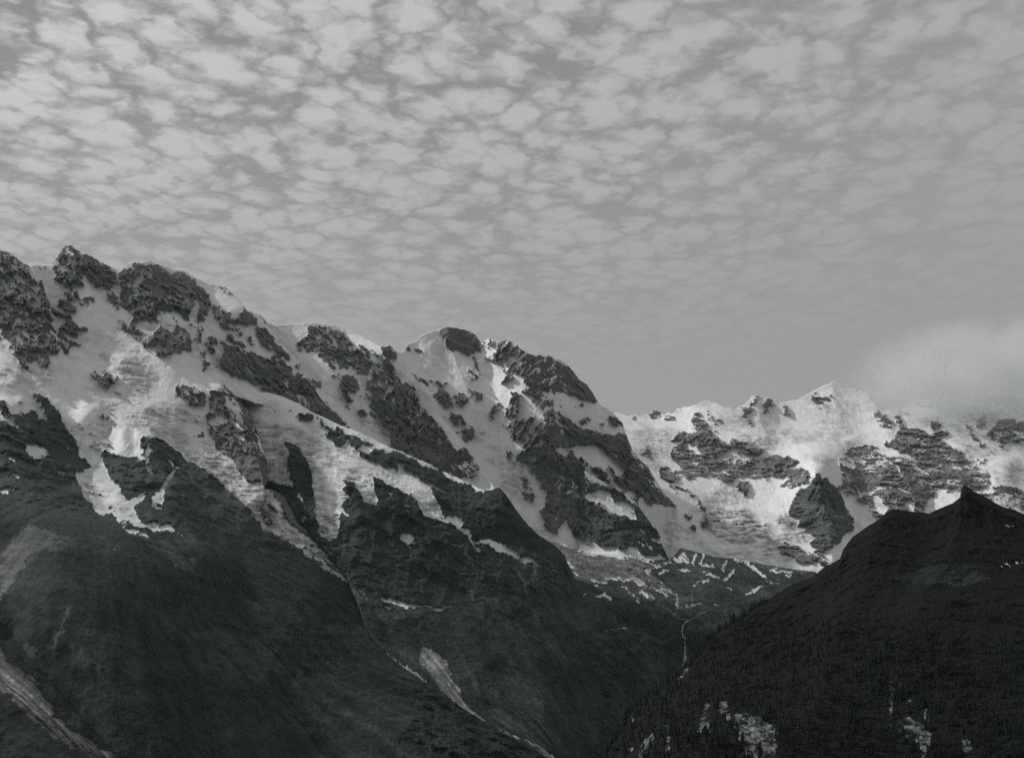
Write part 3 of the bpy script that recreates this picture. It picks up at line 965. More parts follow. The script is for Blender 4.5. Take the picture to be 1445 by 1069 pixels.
SHELF_W = [('A6 -1200,140 -400,60 0,85 100,110 200,170 250,215 330,290', 130, 4, 40), ('A6 -700,300 20,290 110,270 180,310 330,420', 90, 4, 30), ('A6 -200,440 100,430 180,425 260,455 420,520', 80, 3, 25),
           ('A6 560,560 700,500 830,498 930,540', 150, 4, 40), ('A6 900,680 1000,650 1130,690', 120, 4, 35), ('A6 860,60 1000,75 1100,95 1250,165 1320,200', 120, 3, 30),
           ('A6 930,540 1100,530 1250,470 1425,470', 80, 4, 30), ('B1 480,300 600,330 700,360 820,360', 120, 4, 40), ('A1 850,1010 1050,990 1180,1060', 50, 3, 25),
           ('A3 330,760 430,740 520,800', 60, 4, 25), ('R 0,760 100,735 200,750 300,790', 110, 20, 160), ('A4 150,230 300,260 380,330', 60, 4, 25)]


def depth_w(px, py):
    D = tps_w(px, py)
    for s, H, wl, wr in RIBS_W:
        D = rib(D, px, py, P(s), H, wl, wr)
    for s, H, wl, wr in GUL_W:
        D = rib(D, px, py, P(s), -H, wl, wr)
    for s, H, w, L_ in SHELF_W:
        D = shelf(D, px, py, P(s), H, w, L_)
    return D


def relief_w(X, Y, Z, px, py, snow, ice):
    low = np.clip((py - 640 - 0.18 * px) / 90, 0, 1) * np.clip((620 - px) / 80, 0, 1)
    ax, ay, _ = world_of(np.array(150.0), np.array(700.0), 4900.0)
    th = np.arctan2(X - ax, ay - Y) + 0.06 * fbm(X / 420, Y / 420, Z / 420, 4, 0.55, 89)
    gully = ridged(th * 17, np.hypot(X - ax, Y - ay) / 1500, X * 0, 4, 0.6, 92)
    rk = rock_relief(X, Y, Z, 1.0) * (1 - 0.80 * low) - 10 * gully * low
    edge = np.clip((py - np.interp(px[:, :1], *np.array(CREST_W).T)) / 10, 0.15, 1)
    s = np.clip(snow * 1.2 - 0.1, 0, 1)
    out = rk * (1 - s) + snow_relief(X, Y, Z, 1.0) * s + ice_relief(X, Y, Z, 0.9) * ice * s
    out = out + 9 * s            # snow fills the hollows between the rocks
    return out * edge


def cover_w(X, Y, Z, px, py, snow, ice, alb, zone):
    rock = np.full(px.shape, 0.125)
    # turf and bare earth run in streaks down the slope, fanning from its brow
    ax, ay, _ = world_of(np.array(150.0), np.array(700.0), 4900.0)
    th = np.arctan2(X - ax, ay - Y) + 0.06 * fbm(X / 420, Y / 420, Z / 420, 4, 0.55, 89)
    rr = np.hypot(X - ax, Y - ay)
    st = fbm(th * 34, rr / 1500, X * 0, 5, 0.66, 91)
    pa = fbm(X / 260, Y / 260, Z / 260, 4, 0.55, 95)
    fi = fbm(X / 38, Y / 38, Z / 38, 4, 0.68, 98)
    turf = 0.029 * (1 + 1.0 * st + 0.7 * pa + 1.0 * fi)
    g0 = np.array(world_of(0.0, 930.0, 3180.0)); g1 = np.array(world_of(170.0, 1069.0, 2880.0))
    gd = (g1 - g0)[:2] / np.linalg.norm((g1 - g0)[:2])
    run = fbm((X * gd[1] - Y * gd[0]) / 11, (X * gd[0] + Y * gd[1]) / 240, Z * 0, 4, 0.62, 105)      # stones sorted in lines down the gully
    low = np.clip((py - 690 - 0.15 * px) / 70, 0, 1)
    rock = np.where(zone == 4, 0.058 * (1 - low) + turf * low, rock)
    return common_cover(X, Y, Z, px, py, snow, ice, alb * np.clip(1 + np.where(alb > 0.115, 2.0 * run, 1.2 * st + 0.8 * fi), 0.15, 2.4), rock, 1)


HOLE = ('R 316,556 328,555.6 338,565.7 348,576 356.6,587.6 360,599 358,608 365,616 370,631 375,648 376,662 378,676 372,690 385,690 400,698 412,720 420,738 432,745 445,758 '
        '460,773 475,793 492,812 506,850 521,900 560,935 600,962 664,1006 730,1045 785,1075 900,1140 960,1300 1000,1300 1000,830 815,832 797,798 761,770 730,738 706,702 684,708 '
        '650,692 602,668 551,648 501,623 462,607 420,584 400,575 362,569 345,562 330,559')
T_W = build_terrain(-215, 955.5, 1.15, 1.35, CREST_W, [(-215, 1270), (790, 1270), (850, 800), (897, 760), (905, 716), (956, 717)],
                    depth_w, pw, relief_w, cover_w, 0.9, HOLE, 1, None, 1.6, 2.6)
fx = T_W.v[T_W.q[:, 0]]
fpx = CX + fx[:, 0] / fx[:, 1] * F_PX
fpy = YH - (fx[:, 2] - ZC) / fx[:, 1] * F_PX
zb = np.interp(fpy, zone_b[:, 1], zone_b[:, 0])
zc = np.interp(fpy, zone_c[:, 1], zone_c[:, 0])
peak = np.where(fpx < zb, 1, np.where(fpx < zc, 2, 3))
is_snow = T_W.fs > 0.5
slope = (T_W.fz == 4) & ~is_snow
ice_ids = (11, 12, 13, 14, 16, 17)
own_w = {k: largest(T_W, (T_W.ff == k) & is_snow) for k in ice_ids}
named = np.any(list(own_w.values()), axis=0)
ST = dict(kind='structure')
PEAK = ['dark double-domed peak with snow basin, highest of the snowy wall', 'middle peak with flat snow cap and long dark rib',
        'pyramid peak with dark rock dome and broad dark lower face']
for k in (1, 2, 3):
    piece(T_W, (peak == k) & ~is_snow & ~slope, 'mountain', M_ROCK, label=PEAK[k - 1], category='mountain', **ST)
    piece(T_W, (peak == k) & is_snow & ~named, 'mountain_snow', M_SNOW, label=['snow on the basin and ledges of the double-domed peak',
          'snow in the couloirs of the flat-capped middle peak', 'snow on the broad face of the dark pyramid peak'][k - 1], category='snow', kind='stuff')
piece(T_W, slope & (T_W.ff != 31), 'hillside_terrain', M_ROCK, label='dark grassy mountainside falling below the hanging glaciers', category='hillside', **ST)
piece(T_W, slope & (T_W.ff == 31), 'scree_gully', M_SCREE, label='pale scree gully running straight down the dark grassy mountainside', category='scree')
for k, nm, lb, ct in ((11, 'glacier', 'hanging glacier squeezed between dark cliffs above the grassy mountainside', 'glacier'),
                      (12, 'glacier', 'long narrow grey glacier tongue ending in rubble above the gully', 'glacier'),
                      (13, 'snow_patch', 'narrow forked snow strip in dark cliffs beside the hanging glacier', 'snow patch'),
                      (14, 'snow_patch', 'lone wedge of snow on the dark cliff under the first peak', 'snow patch'),
                      (16, 'snow_patch', 'sloping snow ramp high on the far ridge of the pyramid peak', 'snow patch'),
                      (17, 'snow_patch', 'smooth snow slab on the skyline shoulder of the double-domed peak', 'snow patch')):
    piece(T_W, own_w[k], nm, M_SNOW, label=lb, category=ct)

# ------------------------------------------------------------------ the lower buttress of the pyramid peak
CREST_B = [(815, 655), (832, 668), (855, 682), (870, 690), (885, 697), (899, 711), (908, 724), (920, 740), (928, 748), (933, 761), (943, 785), (956, 812)]
tps_b = tps([(835, 672, 7600), (870, 690, 7560), (900, 711, 7520), (920, 740, 7420), (943, 785, 7230), (956, 812, 7150), (835, 760, 7280), (880, 760, 7230), (840, 800, 7030), (920, 800, 7030)])
depth_b = lambda px, py: tps_b(px, py)


def relief_b(X, Y, Z, px, py, snow, ice):
    s = np.clip(snow * 1.2 - 0.1, 0, 1)
    return rock_relief(X, Y, Z, 0.9) * (1 - s) + snow_relief(X, Y, Z, 0.8) * s


T_B = build_terrain(818, 955, 1.15, 1.2, CREST_B, [(818, 806), (930, 808), (955, 822)], depth_b, pw, relief_b,
                    lambda X, Y, Z, px, py, snow, ice, alb, zone: common_cover(X, Y, Z, px, py, snow, ice, alb, np.full(px.shape, 0.06), 2), 1.2, None, 2)
sB = T_B.fs > 0.5
pB = largest(T_B, sB & (T_B.ff == 15))
piece(T_B, ~sB, 'mountain', M_ROCK, label='steep dark buttress at the foot of the pyramid peak', category='mountain', **ST)
piece(T_B, pB, 'snow_patch', M_SNOW, label='bright ragged snow patch on the dark lower buttress of the pyramid peak', category='snow patch')
piece(T_B, sB & ~pB, 'avalanche_snow', M_SNOW, label='avalanche snow banked against the foot of the dark buttress', category='snow', kind='stuff')

# ------------------------------------------------------------------ the snow ridge in front of the wall and the dark slope under it
CREST_S = [(296, 590), (318, 562), (330, 547), (345, 545), (362, 553), (380, 554), (400, 559.6), (420, 568), (440, 581), (462, 591), (481, 600), (501, 607), (525, 618), (551, 632),
           (568, 637), (585, 645.5), (602, 652), (625, 664), (650, 676), (667, 684), (684, 692), (694, 691), (700, 688), (705, 688), (712, 695), (720, 706), (730, 722), (745, 740), (761, 755),
           (785, 771), (797, 783), (804, 801), (812, 817), (838, 826), (870, 856), (935, 910)]
ps = Paint(285, 950, 520, 1290, 0.0)
ICE = ('R 290,530 330,535 362,540 400,548 440,570 481,590 525,608 551,628 A8 940,340 830,322 760,312 740,350 740,380 800,440 880,460 950,490 975,420 1000,480 1060,510 1120,540 1180,580 1230,590 '
       '1300,620 1385,640 1370,670 1290,645 1240,660 1250,700 1290,780 1300,860 C1 700,0 720,30 750,50 800,60 840,30 850,50 885,70 870,120 930,150 930,170 980,220 1025,290 1000,280 950,220 '
       '900,180 850,140 830,110 790,90 740,70 660,50 610,20 590,0 A8 1130,790 1080,720 1000,680 920,650 830,590 760,545 740,560 750,610 780,690 785,785 720,785 690,750 660,700 620,640 580,590 '
       '520,560 480,560 530,610 510,640 510,700 565,690 560,720 500,760 490,830 540,850 540,880 480,850 470,900 480,1000 470,1069 B8 1220,560 1210,600 1150,615 1100,590 1070,530 1040,470 '
       '1030,380 1020,250 1010,130 980,60 A8 210,500 190,400 150,330 80,260 10,240 A7 1220,800 1240,880 1225,960 1250,1069 B8 860,60 850,110 860,160 890,210 880,245 820,230 760,210 690,180 690,100 '
       'A7 1030,880 980,720 900,600 700,400 500,330')
ps.poly(ICE, 0.95)
ps.stroke('A8 900,315 1000,345 1100,395 1200,437 1300,495 1425,562 B1 150,385 300,455 400,508 490,545', 4.0, 0.97)
ps.poly('B1 80,340 160,385 250,430 400,500 495,545 440,548 410,560 390,530 330,490 290,500 270,480 250,500 240,460 160,425 140,415 80,360', 0.72)
ps.poly('A8 1300,490 1350,520 1355,545 1330,540', 0.9)
# rock showing through the snow ridge
for v, s in ((0.04, 'A8 270,30 310,60 330,110 380,140 400,160 470,135 520,180 540,190 600,200 640,250 720,260 740,290 680,300 640,270 620,330 590,340 540,290 520,230 470,285 410,270 380,200 350,210 330,190 350,150 310,110 270,50'),
             (0.04, 'A8 100,40 140,15 200,30 250,20 240,60 190,90 130,80'), (0.10, 'A7 1075,450 1125,490 1100,485'), (0.10, 'A7 1150,468 1192,490 1165,492'), (0.1, 'A7 1235,462 1262,470 1240,474'),
             (0.45, 'A8 640,320 740,360 800,440 700,420 640,370')):
    ps.poly(s, v)
ICEG = ('A7 900,500 1000,560 1100,560 1250,590 1330,600 A8 150,100 220,180 300,185 330,240 420,280 560,330 640,380 700,430 800,460 900,500 1000,590 1100,640 1250,700 1320,870 '
        'C1 760,90 700,100 590,0 A8 1080,740 760,560 800,800 680,800 560,600 600,720 560,900 490,1069 B8 1220,640 1080,620 1000,420 980,60 A8 150,400 0,240 B8 900,60 900,260 680,220 650,0 A7 1000,760 930,600')
ps.poly(ICEG, ice=0.8)
ps.poly('A8 340,480 440,470 450,800 440,870 370,860 350,740', ice=0.25)
ps.poly('A8 480,400 640,400 900,560 1180,700 1240,800 1100,700 900,610 620,480 480,430', ice=0.35)
ps.poly('A8 300,840 480,850 470,1069 340,1069', ice=1.0)
ps.grown(ICEG, 4, feat=21)
PATCHES = [   # isolated snow on the dark slope
    ('C1 390,155 430,175 460,150 480,170 530,180 525,205 555,210 520,235 500,255 515,280 505,285 490,240 440,205', 'star-shaped snow patch on the dark slope under the glacier'),
    ('C1 950,200 1080,215 1150,245 1250,290 1310,325 1390,335 1425,360 C2 170,235 240,290 310,320 390,345 350,350 270,312 230,290 170,260 60,270 50,255 90,245 0,222 C1 1290,372 1270,342 1200,312 1080,267 1020,227', 'long snow strip trailing down the dark ridge towards the moraine'),
    ('C1 718,138 760,150 842,160 790,172 792,197 750,172', 'small tapering snow patch beside the long snow strip'),
    ('C1 280,618 340,622 420,638 470,663 540,662 600,656 650,676 700,688 760,678 802,662 760,698 690,708 640,698 600,674 540,688 470,692 400,692 392,732 330,702', 'arc of old snow lying across the dark slope'),
    ('A8 868,768 902,752 942,768 888,802', 'small ragged snow patch below the forked glacier'),
    ('A8 815,737 870,703 928,692 870,722', 'thin slanting snow sliver below the forked glacier'),
    ('C1 953,657 990,645 1015,625 1028,628 1000,650 958,660', 'short bright snow streak beyond the snow arc'),
]
for i, (s, _) in enumerate(PATCHES):
    ps.poly(s, 0.96 if i != 3 else 0.85, ice=0.0 if i != 3 else 0.5)
    ps.grown(s, 4, feat=41 + i)
for s, w in (('C1 825,235 880,270 980,340', 1.6), ('C1 860,250 930,252', 1.2), ('C1 1055,360 1150,425', 1.5), ('C1 870,340 915,360', 1.8), ('C1 860,447 935,450', 2.0), ('C1 570,312 625,300', 1.4),
             ('C1 460,326 525,330', 1.4), ('C1 640,110 690,116', 1.5), ('C1 690,92 716,102', 1.6), ('A8 1010,770 1050,800', 1.6), ('A8 1030,822 1072,836', 1.8), ('A8 140,860 178,890 212,876', 1.8),
             ('A8 175,890 178,935', 1.4), ('B8 940,440 1005,445', 1.6), ('B8 945,440 970,500', 1.4), ('B8 1095,650 1155,665 1280,650', 1.4), ('B8 905,285 935,335', 1.6), ('C1 716,212 732,218', 1.5),
             ('C1 1000,605 1025,600', 1.4), ('C1 340,210 390,200', 1.3), ('C1 345,215 347,245', 1.3), ('B8 1060,905 1130,950 1160,970 1145,1000', 1.8), ('B8 820,675 860,695', 1.6), ('B8 865,710 885,748', 1.6),
             ('C2 230,405 300,425 365,440', 1.7), ('C2 275,380 335,400', 1.6), ('B8 780,625 815,635', 1.4), ('C6 85,65 115,105', 2.0)):
    ps.stroke(s, w, 0.9)
FAN = 'C6 440,200 490,200 520,235 570,265 580,310 620,390 660,470 700,530 770,590 860,640 950,680 1040,715 1090,750 1160,795 1250,850 1180,850 1100,790 1060,742 950,692 830,642 740,587 640,512 540,432 470,362 440,310 430,250'
ps.poly(FAN, alb=0.17, feat=32)
ps.stroke('C6 170,185 205,215 250,245 330,300 450,375', 2.2, alb=0.30, feat=33)
ps.stroke('C6 640,500 760,590 860,642 950,686', 2.2, alb=0.26, feat=32)
ps.poly('C6 1090,745 1130,765 1175,800 1110,800', alb=0.34, feat=32)
ps.poly('B8 1060,800 1200,890 1300,950 1400,1000 1425,1069 1200,1000 1100,900', alb=0.10)
ps.poly('C1 280,700 400,740 420,800 330,820 270,760', alb=0.06)
ps.poly('C6 780,520 1060,560 1200,700 1100,740 900,640', alb=0.045)

tps_s = tps([(310, 560, 6650), (345, 546, 6600), (400, 560, 6500), (481, 600, 6400), (551, 632, 6350), (625, 664, 6300), (684, 692, 6200), (706, 690, 6180), (745, 740, 6150), (797, 783, 6100),
             (812, 817, 6050), (360, 620, 6250), (376, 670, 6000), (420, 740, 5450), (480, 800, 5200), (520, 900, 4780), (600, 962, 4520), (700, 1025, 4420), (785, 1072, 4330), (450, 650, 6000),
             (520, 680, 5950), (600, 700, 5970), (680, 750, 5850), (460, 740, 5450), (560, 800, 5350), (650, 830, 5450), (750, 830, 5700), (850, 850, 6120), (600, 880, 5000), (700, 920, 5000),
             (800, 950, 5150), (870, 1000, 5380), (700, 980, 4700), (850, 1069, 4920), (780, 1200, 4000), (900, 1200, 4350), (935, 960, 5900)])
SEAM = P('R 330,556 348,576 360,599 370,631 378,676 400,698 420,738 445,758 475,793 492,812 506,850 521,900 560,935 600,962 664,1006 730,1045 785,1075 900,1140 960,1290')
RIBS_S = [('A8 10,245 60,400 90,560 130,720 250,900', 120, 16, 18), ('A8 500,570 600,700 650,860', 90, 18, 40), ('A8 770,560 900,700 1000,800', 70, 20, 40), ('R 706,684 720,740 760,800', 70, 40, 40),
          ('R 560,640 600,690 640,740', 60, 30, 30)]
GUL_S = [('R 425,640 430,700 440,740', 50, 18, 18), ('A7 1100,600 1120,800 1150,1000', 60, 16, 16), ('R 470,640 475,700 470,760', 60, 18, 18), ('R 590,900 640,970 700,1020', 40, 24, 24)]
SHELF_S = [('A7 780,280 860,275 960,330 1060,330 1200,390 1425,480', 90, 3, 25), ('A8 0,110 150,100 230,185', 60, 4, 25), ('A8 300,300 450,300 600,370 750,440 900,490', 60, 5, 30),
           ('R 480,845 560,850 650,858 720,850', 60, 8, 60), ('R 400,780 480,840 560,880', 60, 8, 60)]


def depth_s(px, py):
    D = tps_s(px, py)
    for s, H, wl, wr in RIBS_S:
        D = rib(D, px, py, P(s), H, wl, wr)
    for s, H, wl, wr in GUL_S:
        D = rib(D, px, py, P(s), -H, wl, wr)
    for s, H, w, L_ in SHELF_S:
        D = shelf(D, px, py, P(s), H, w, L_)
    d, sd = polydist(px, py, SEAM)
    return D + np.where(sd > 0, np.minimum(d * 14, 900), 0)


def relief_s(X, Y, Z, px, py, snow, ice):
    s = np.clip(snow * 1.2 - 0.1, 0, 1)
    low = np.clip((py - 800) / 90, 0, 1)
    edge = np.clip((py - np.interp(px[:, :1], *np.array(CREST_S).T)) / 10, 0.15, 1)
    out = (rock_relief(X, Y, Z, 0.85) * (1 - 0.65 * low) - 12 * low * ridged((X + 0.4 * Y) / 85, Z / 900, Y / 900, 4, 0.6, 94)) * (1 - s) + snow_relief(X, Y, Z, 0.7) * s + ice_relief(X, Y, Z, 0.8) * ice * s + 8 * s
    return out * edge


def cover_s(X, Y, Z, px, py, snow, ice, alb, zone):
    st = fbm((X + 0.4 * Y) / 55, Z / 900, Y / 900, 5, 0.64, 93)
    pa = fbm(X / 260, Y / 260, Z / 260, 4, 0.55, 97)
    g0, g1 = np.array(world_of(600.0, 915.0, 4800.0)), np.array(world_of(690.0, 1020.0, 4430.0))
    gd = (g1 - g0)[:2] / np.linalg.norm((g1 - g0)[:2])
    run = fbm((X * gd[1] - Y * gd[0]) / 16, (X * gd[0] + Y * gd[1]) / 260, Z * 0, 4, 0.62, 106)
    low = np.clip((py - 790) / 80, 0, 1)
    fi = fbm(X / 34, Y / 34, Z / 34, 4, 0.68, 108)
    rock = 0.042 * (1 - low) + 0.034 * (1 + 1.2 * st + 0.5 * pa + 0.7 * fi) * low
    return common_cover(X, Y, Z, px, py, snow, ice, alb * np.clip(1 + 0.5 * st + 2.0 * run, 0.2, 2.2), rock, 3)


T_S = build_terrain(298, 930, 1.15, 1.3, CREST_S, [(298, 1270), (930, 1270)], depth_s, ps, relief_s, cover_s, 0.5, None, 3, None, 1.0, 0.6)
sS = T_S.fs > 0.5
own_s = {k: largest(T_S, sS & (T_S.ff == k)) for k in [21] + [41 + i for i in range(len(PATCHES))]}
piece(T_S, ~sS & ~np.isin(T_S.ff, (32, 33)), 'hillside_terrain', M_ROCK, label='dark rocky mountainside below the snow-capped ridge and forked glacier', category='hillside', **ST)
piece(T_S, ~sS & (T_S.ff == 32), 'scree_fan', M_SCREE, label='pale grey scree fan narrowing downhill into the gully', category='scree')
piece(T_S, ~sS & (T_S.ff == 33), 'scree_gully', M_SCREE, label='thin pale streak of stones in the gully above the scree fan', category='scree')
piece(T_S, own_s[21], 'glacier', M_SNOW, label='crevassed forked glacier hanging in several tongues under the snow ridge', category='glacier')
for i, (_, lb) in enumerate(PATCHES):
    piece(T_S, own_s[41 + i], 'snow_patch', M_SNOW, label=lb, category='snow patch')
piece(T_S, sS & ~np.any(list(own_s.values()), axis=0), 'ridge_snow', M_SNOW, label='smooth snow cap along the sharp ridge above the forked glacier', category='snow', kind='stuff')

# ------------------------------------------------------------------ the far massif with its snow plateau and basin glacier
CREST_F = [(820, 572)] + [tuple(p) for p in P(
    'B3 0,300 60,310 170,340 215,320 260,335 335,320 350,298 400,288 440,308 455,330 500,300 520,320 580,270 650,265 740,230 800,207 850,215 960,255 1060,285 1095,255 1150,230 1190,175 1230,155 '
    '1280,190 1290,200 1320,170 1380,205 1425,240 B4 365,225 390,220 500,205 600,150 660,115 740,70 800,45 850,60 900,110 960,110 1100,150 1180,270 R 1248,580 1275,572 1300,566 1350,560 1400,556 1445,560 1560,560 1660,570')]
pf = Paint(800, 1680, 500, 960, 0.97)
ROCKS_F = [
    (0.18, 'B3 170,340 215,310 258,340 200,352'), (0.08, 'B3 335,340 350,290 400,280 440,300 432,342 380,367'), (0.22, 'B3 455,370 480,330 510,290 520,340 557,382 490,388'), (0.45, 'B3 565,292 590,255 612,302'),
    (0.12, 'B3 678,340 720,298 772,320 760,370 832,400 852,462 720,452 690,402'), (0.28, 'B3 780,350 830,278 862,320 922,340 985,402 900,388 830,372'), (0.3, 'B3 875,425 922,428 915,440 880,438'),
    (0.06, 'B3 520,620 600,560 560,560 510,540 540,520 640,470 720,455 850,465 910,495 1000,560 1022,590 930,640 880,680 900,720 1000,710 1100,720 1200,690 1330,690 1425,680 B4 300,680 400,690 522,705 450,740 400,760 480,760 590,770 600,830 560,890 500,920 440,950 358,942 440,872 400,842 270,817 130,857 0,852 B3 1000,882 900,877 850,842 740,852 640,862 560,832 620,802 560,722 530,662'),
    (0.85, 'B3 600,580 640,540 740,590 742,682 690,652 640,582'),
    (0.60, 'B3 730,785 860,715 1015,598 1020,615 930,680 870,725 760,790'), (0.80, 'B3 800,770 870,738 892,760 830,782'),
    (0.62, 'B3 1030,490 1080,560 1145,652 1060,692 980,722 1060,642 1000,642'), (0.25, 'B3 1080,600 1310,600 1320,660 1180,660'), (0.3, 'B3 1060,545 1230,560 1235,572 1080,560'),
    (0.30, 'B3 425,740 520,780 642,862 560,872 480,892 398,832'), (0.28, 'B3 540,870 640,940 722,980 732,1012 640,952'),
    (0.22, 'B2 880,290 940,330 1000,330 1060,370 1120,400 1190,450 1212,490 1272,560 1250,572 1180,482 1080,412 1000,382 900,322'),
    (0.08, 'B2 1205,490 1250,520 1272,570 1272,640 1332,660 1290,732 1248,742 1268,652 1258,582'),
    (0.08, 'B2 1103,640 1140,613 1182,650 1130,662'), (0.06, 'B2 1153,740 1180,708 1222,740 1200,767'), (0.15, 'B2 945,370 970,372 1050,440 1030,440'), (0.18, 'B3 255,668 310,588 352,640 362,692 300,682'),
    (0.06, 'B3 1050,920 1080,868 1142,880 1192,940 1150,1012 1120,982 1070,962'), (0.2, 'B3 1285,850 1330,855 1310,870'),
    (0.42, 'B4 25,258 80,270 110,200 160,150 217,210 150,217 100,252 152,282 80,302 90,362 132,412 100,417 38,342'), (0.20, 'B4 238,175 270,172 352,245 270,252 270,302 230,302 225,252'),
    (0.18, 'B4 368,258 400,238 452,322 420,332 380,302'), (0.48, 'B4 600,140 660,118 700,180 780,118 797,207 740,217 690,272 650,232'),
    (0.12, 'B4 1143,308 1180,298 1252,360 1302,420 1290,442 1220,432 1148,352'), (0.3, 'B4 895,150 905,150 905,172'), (0.3, 'B4 962,200 972,200 970,232'),
    # rock bands of the right-hand face
    (0.08, 'B5 330,150 400,170 430,260 560,270 640,290 740,270 790,295 740,380 850,440 940,490 930,535 1090,530 1145,540 1130,620 1160,720 1030,770 960,800 900,820 870,700 800,680 720,720 690,770 650,830 600,900 580,1000 450,1100 300,1100 250,1010 200,1000 110,890 40,870 20,800 0,780 0,440 100,400 200,400 200,460 330,500 420,510 330,430 260,380 330,330 380,260'),
    (0.40, 'B5 330,150 400,160 410,240 340,240'), (0.45, 'B5 650,190 720,195 720,270 660,265'),
    (0.97, 'B5 200,450 262,388 322,420 405,508 330,492 220,472'), (0.80, 'B5 490,540 570,540 642,690 695,772 580,732 540,682 500,622'), (0.72, 'B5 570,540 680,580 752,578 722,652 650,662 600,602'),
    (0.85, 'B5 680,700 762,718 742,782 688,792'), (1.0, 'B5 638,820 742,820 762,860 885,838 870,882 700,942 640,990 585,1000 610,882'), (0.48, 'B5 738,720 830,688 882,720 830,772 768,792'),
    (1.0, 'B5 0,790 30,830 110,890 180,980 232,1012 150,1100 0,1100 -100,850'), (0.92, 'B5 128,860 180,808 232,860 282,880 282,932 230,985 180,932'), (0.88, 'B5 448,920 490,848 512,880 470,955'),
    (0.48, 'B5 0,480 200,480 420,530 380,562 150,562 0,542'), (0.48, 'B5 0,590 100,590 265,662 150,662 0,642'), (0.36, 'B5 430,500 560,488 725,480 600,522'), (0.36, 'B5 450,350 650,400 640,422 480,392'),
    (0.40, 'B5 900,560 1140,540 1130,620 1060,640 1000,600'), (0.45, 'B5 300,780 340,770 360,940 310,940'), (0.4, 'B5 420,800 480,800 460,900 430,900'),
    (0.18, 'B5 908,220 960,250 1062,380 1105,390 1040,392 970,302'), (0.32, 'B5 1018,180 1090,138 1112,220 1060,272'), (0.36, 'B5 1115,310 1200,200 1300,168 1402,200 1430,250 1430,370 1300,412 1180,412'),
    (0.36, 'B5 1430,200 1700,250 2000,240 2400,300 2400,420 1900,400 1430,380'),
    (0.12, 'B5 1160,750 1300,740 1430,760 2400,800 2400,1100 1430,1000 1330,930 1200,870 1100,830 1010,790 1100,760'), (0.48, 'B5 1020,785 1100,750 1170,790 1260,870 1380,880 1400,930 1280,910 1150,850'),
    (0.28, 'B4 838,680 940,610 1070,578 1192,600 1160,642 1000,662 1000,722 858,752'), (0.10, 'B4 860,760 1000,770 1040,800 1240,850 1290,890 1425,900 1425,960 1280,930 1050,972 900,1002 830,922 890,882'),
    (0.30, 'B6 1130,150 1200,150 1260,170 1340,200 1360,250 1290,240 1260,170 1190,160 1160,220'), (0.10, 'B6 1265,175 1350,185 1365,235 1310,250 1270,215'), (0.10, 'B6 1340,250 1425,350 1425,380 1350,290'),
    # dark spur standing out of the basin
    (0.02, 'B6 928,110 958,18 1002,48 1052,98 1132,150 1172,230 1222,330 1252,430 1252,462 1180,502 1090,592 1010,612 918,552 1000,505 918,452 828,412 860,352 800,332 788,290 818,220 868,150'),
    (0.95, 'B4 640,770 720,740 830,760 880,840 892,882 820,892 730,852'),
    (0.06, 'B6 698,560 760,540 850,570 900,588 985,650 950,684 860,674 790,624 708,602'), (0.06, 'B6 960,600 1010,618 1075,670 1062,714 1010,694'), (0.9, 'B6 905,545 1000,595 940,590'),
]
for v, s in ROCKS_F:
    pf.poly(s, v)
for s, w in (('B5 80,792 200,766 330,760 480,800', 2.6), ('B5 270,520 400,640', 3.0), ('B6 900,560 940,610 1070,680', 1.8), ('B6 950,105 1000,115', 1.3), ('B6 1060,340 1110,410', 1.2), ('B5 330,770 335,930', 1.6),
             ('B5 230,790 225,880', 1.4), ('B5 970,570 1050,545', 1.6), ('B5 900,720 1000,712', 1.8), ('B4 900,935 1100,960', 1.5), ('B4 1220,880 1290,885', 2.5)):
    pf.stroke(s, w, 0.92)
BASIN = 'B6 150,300 400,280 500,320 560,380 680,390 740,300 800,330 830,410 900,470 920,550 700,530 700,600 640,650 540,580 420,570 280,530 210,480 150,430'
pf.poly(BASIN, ice=1.0)
pf.poly('B6 540,320 680,320 700,400 730,490 660,480 620,380', ice=0.2)
pf.poly('B6 -150,380 20,400 150,520 320,580 250,610 120,560 -40,520 -150,470', ice=0.6)
pf.poly('B4 560,640 700,660 830,700 860,760 700,740 600,720', ice=0.55)
pf.poly('B3 200,440 420,440 640,480 520,560 620,800 540,780 420,640 300,560 180,560', ice=0.4)
pf.poly('B5 1140,540 1430,560 1430,720 1180,730', ice=0.5)
pf.grown('B6 -260,330 20,400 160,440 150,300 400,210 680,330 800,330 830,410 1000,500 920,550 960,600 1080,690 1000,760 600,700 280,640 -100,560', 2, feat=51)
pf.grown('B4 560,640 640,770 720,740 830,760 892,882 820,892 730,852 640,770 540,740', 4, feat=52)
pf.grown('B5 638,820 742,820 762,860 885,838 870,882 700,942 640,990 585,1000 610,882', 4, feat=53)
pf.grown('B5 200,450 262,388 322,420 405,508 330,492 220,472', 3, feat=54)
pf.poly('B6 928,110 958,18 1002,48 1052,98 1132,150 1172,230 1222,330 1252,430 1252,462 1180,502 1090,592 1010,612 918,552 1000,505 918,452 828,412 860,352 800,332 788,290 818,220 868,150', zone=2)

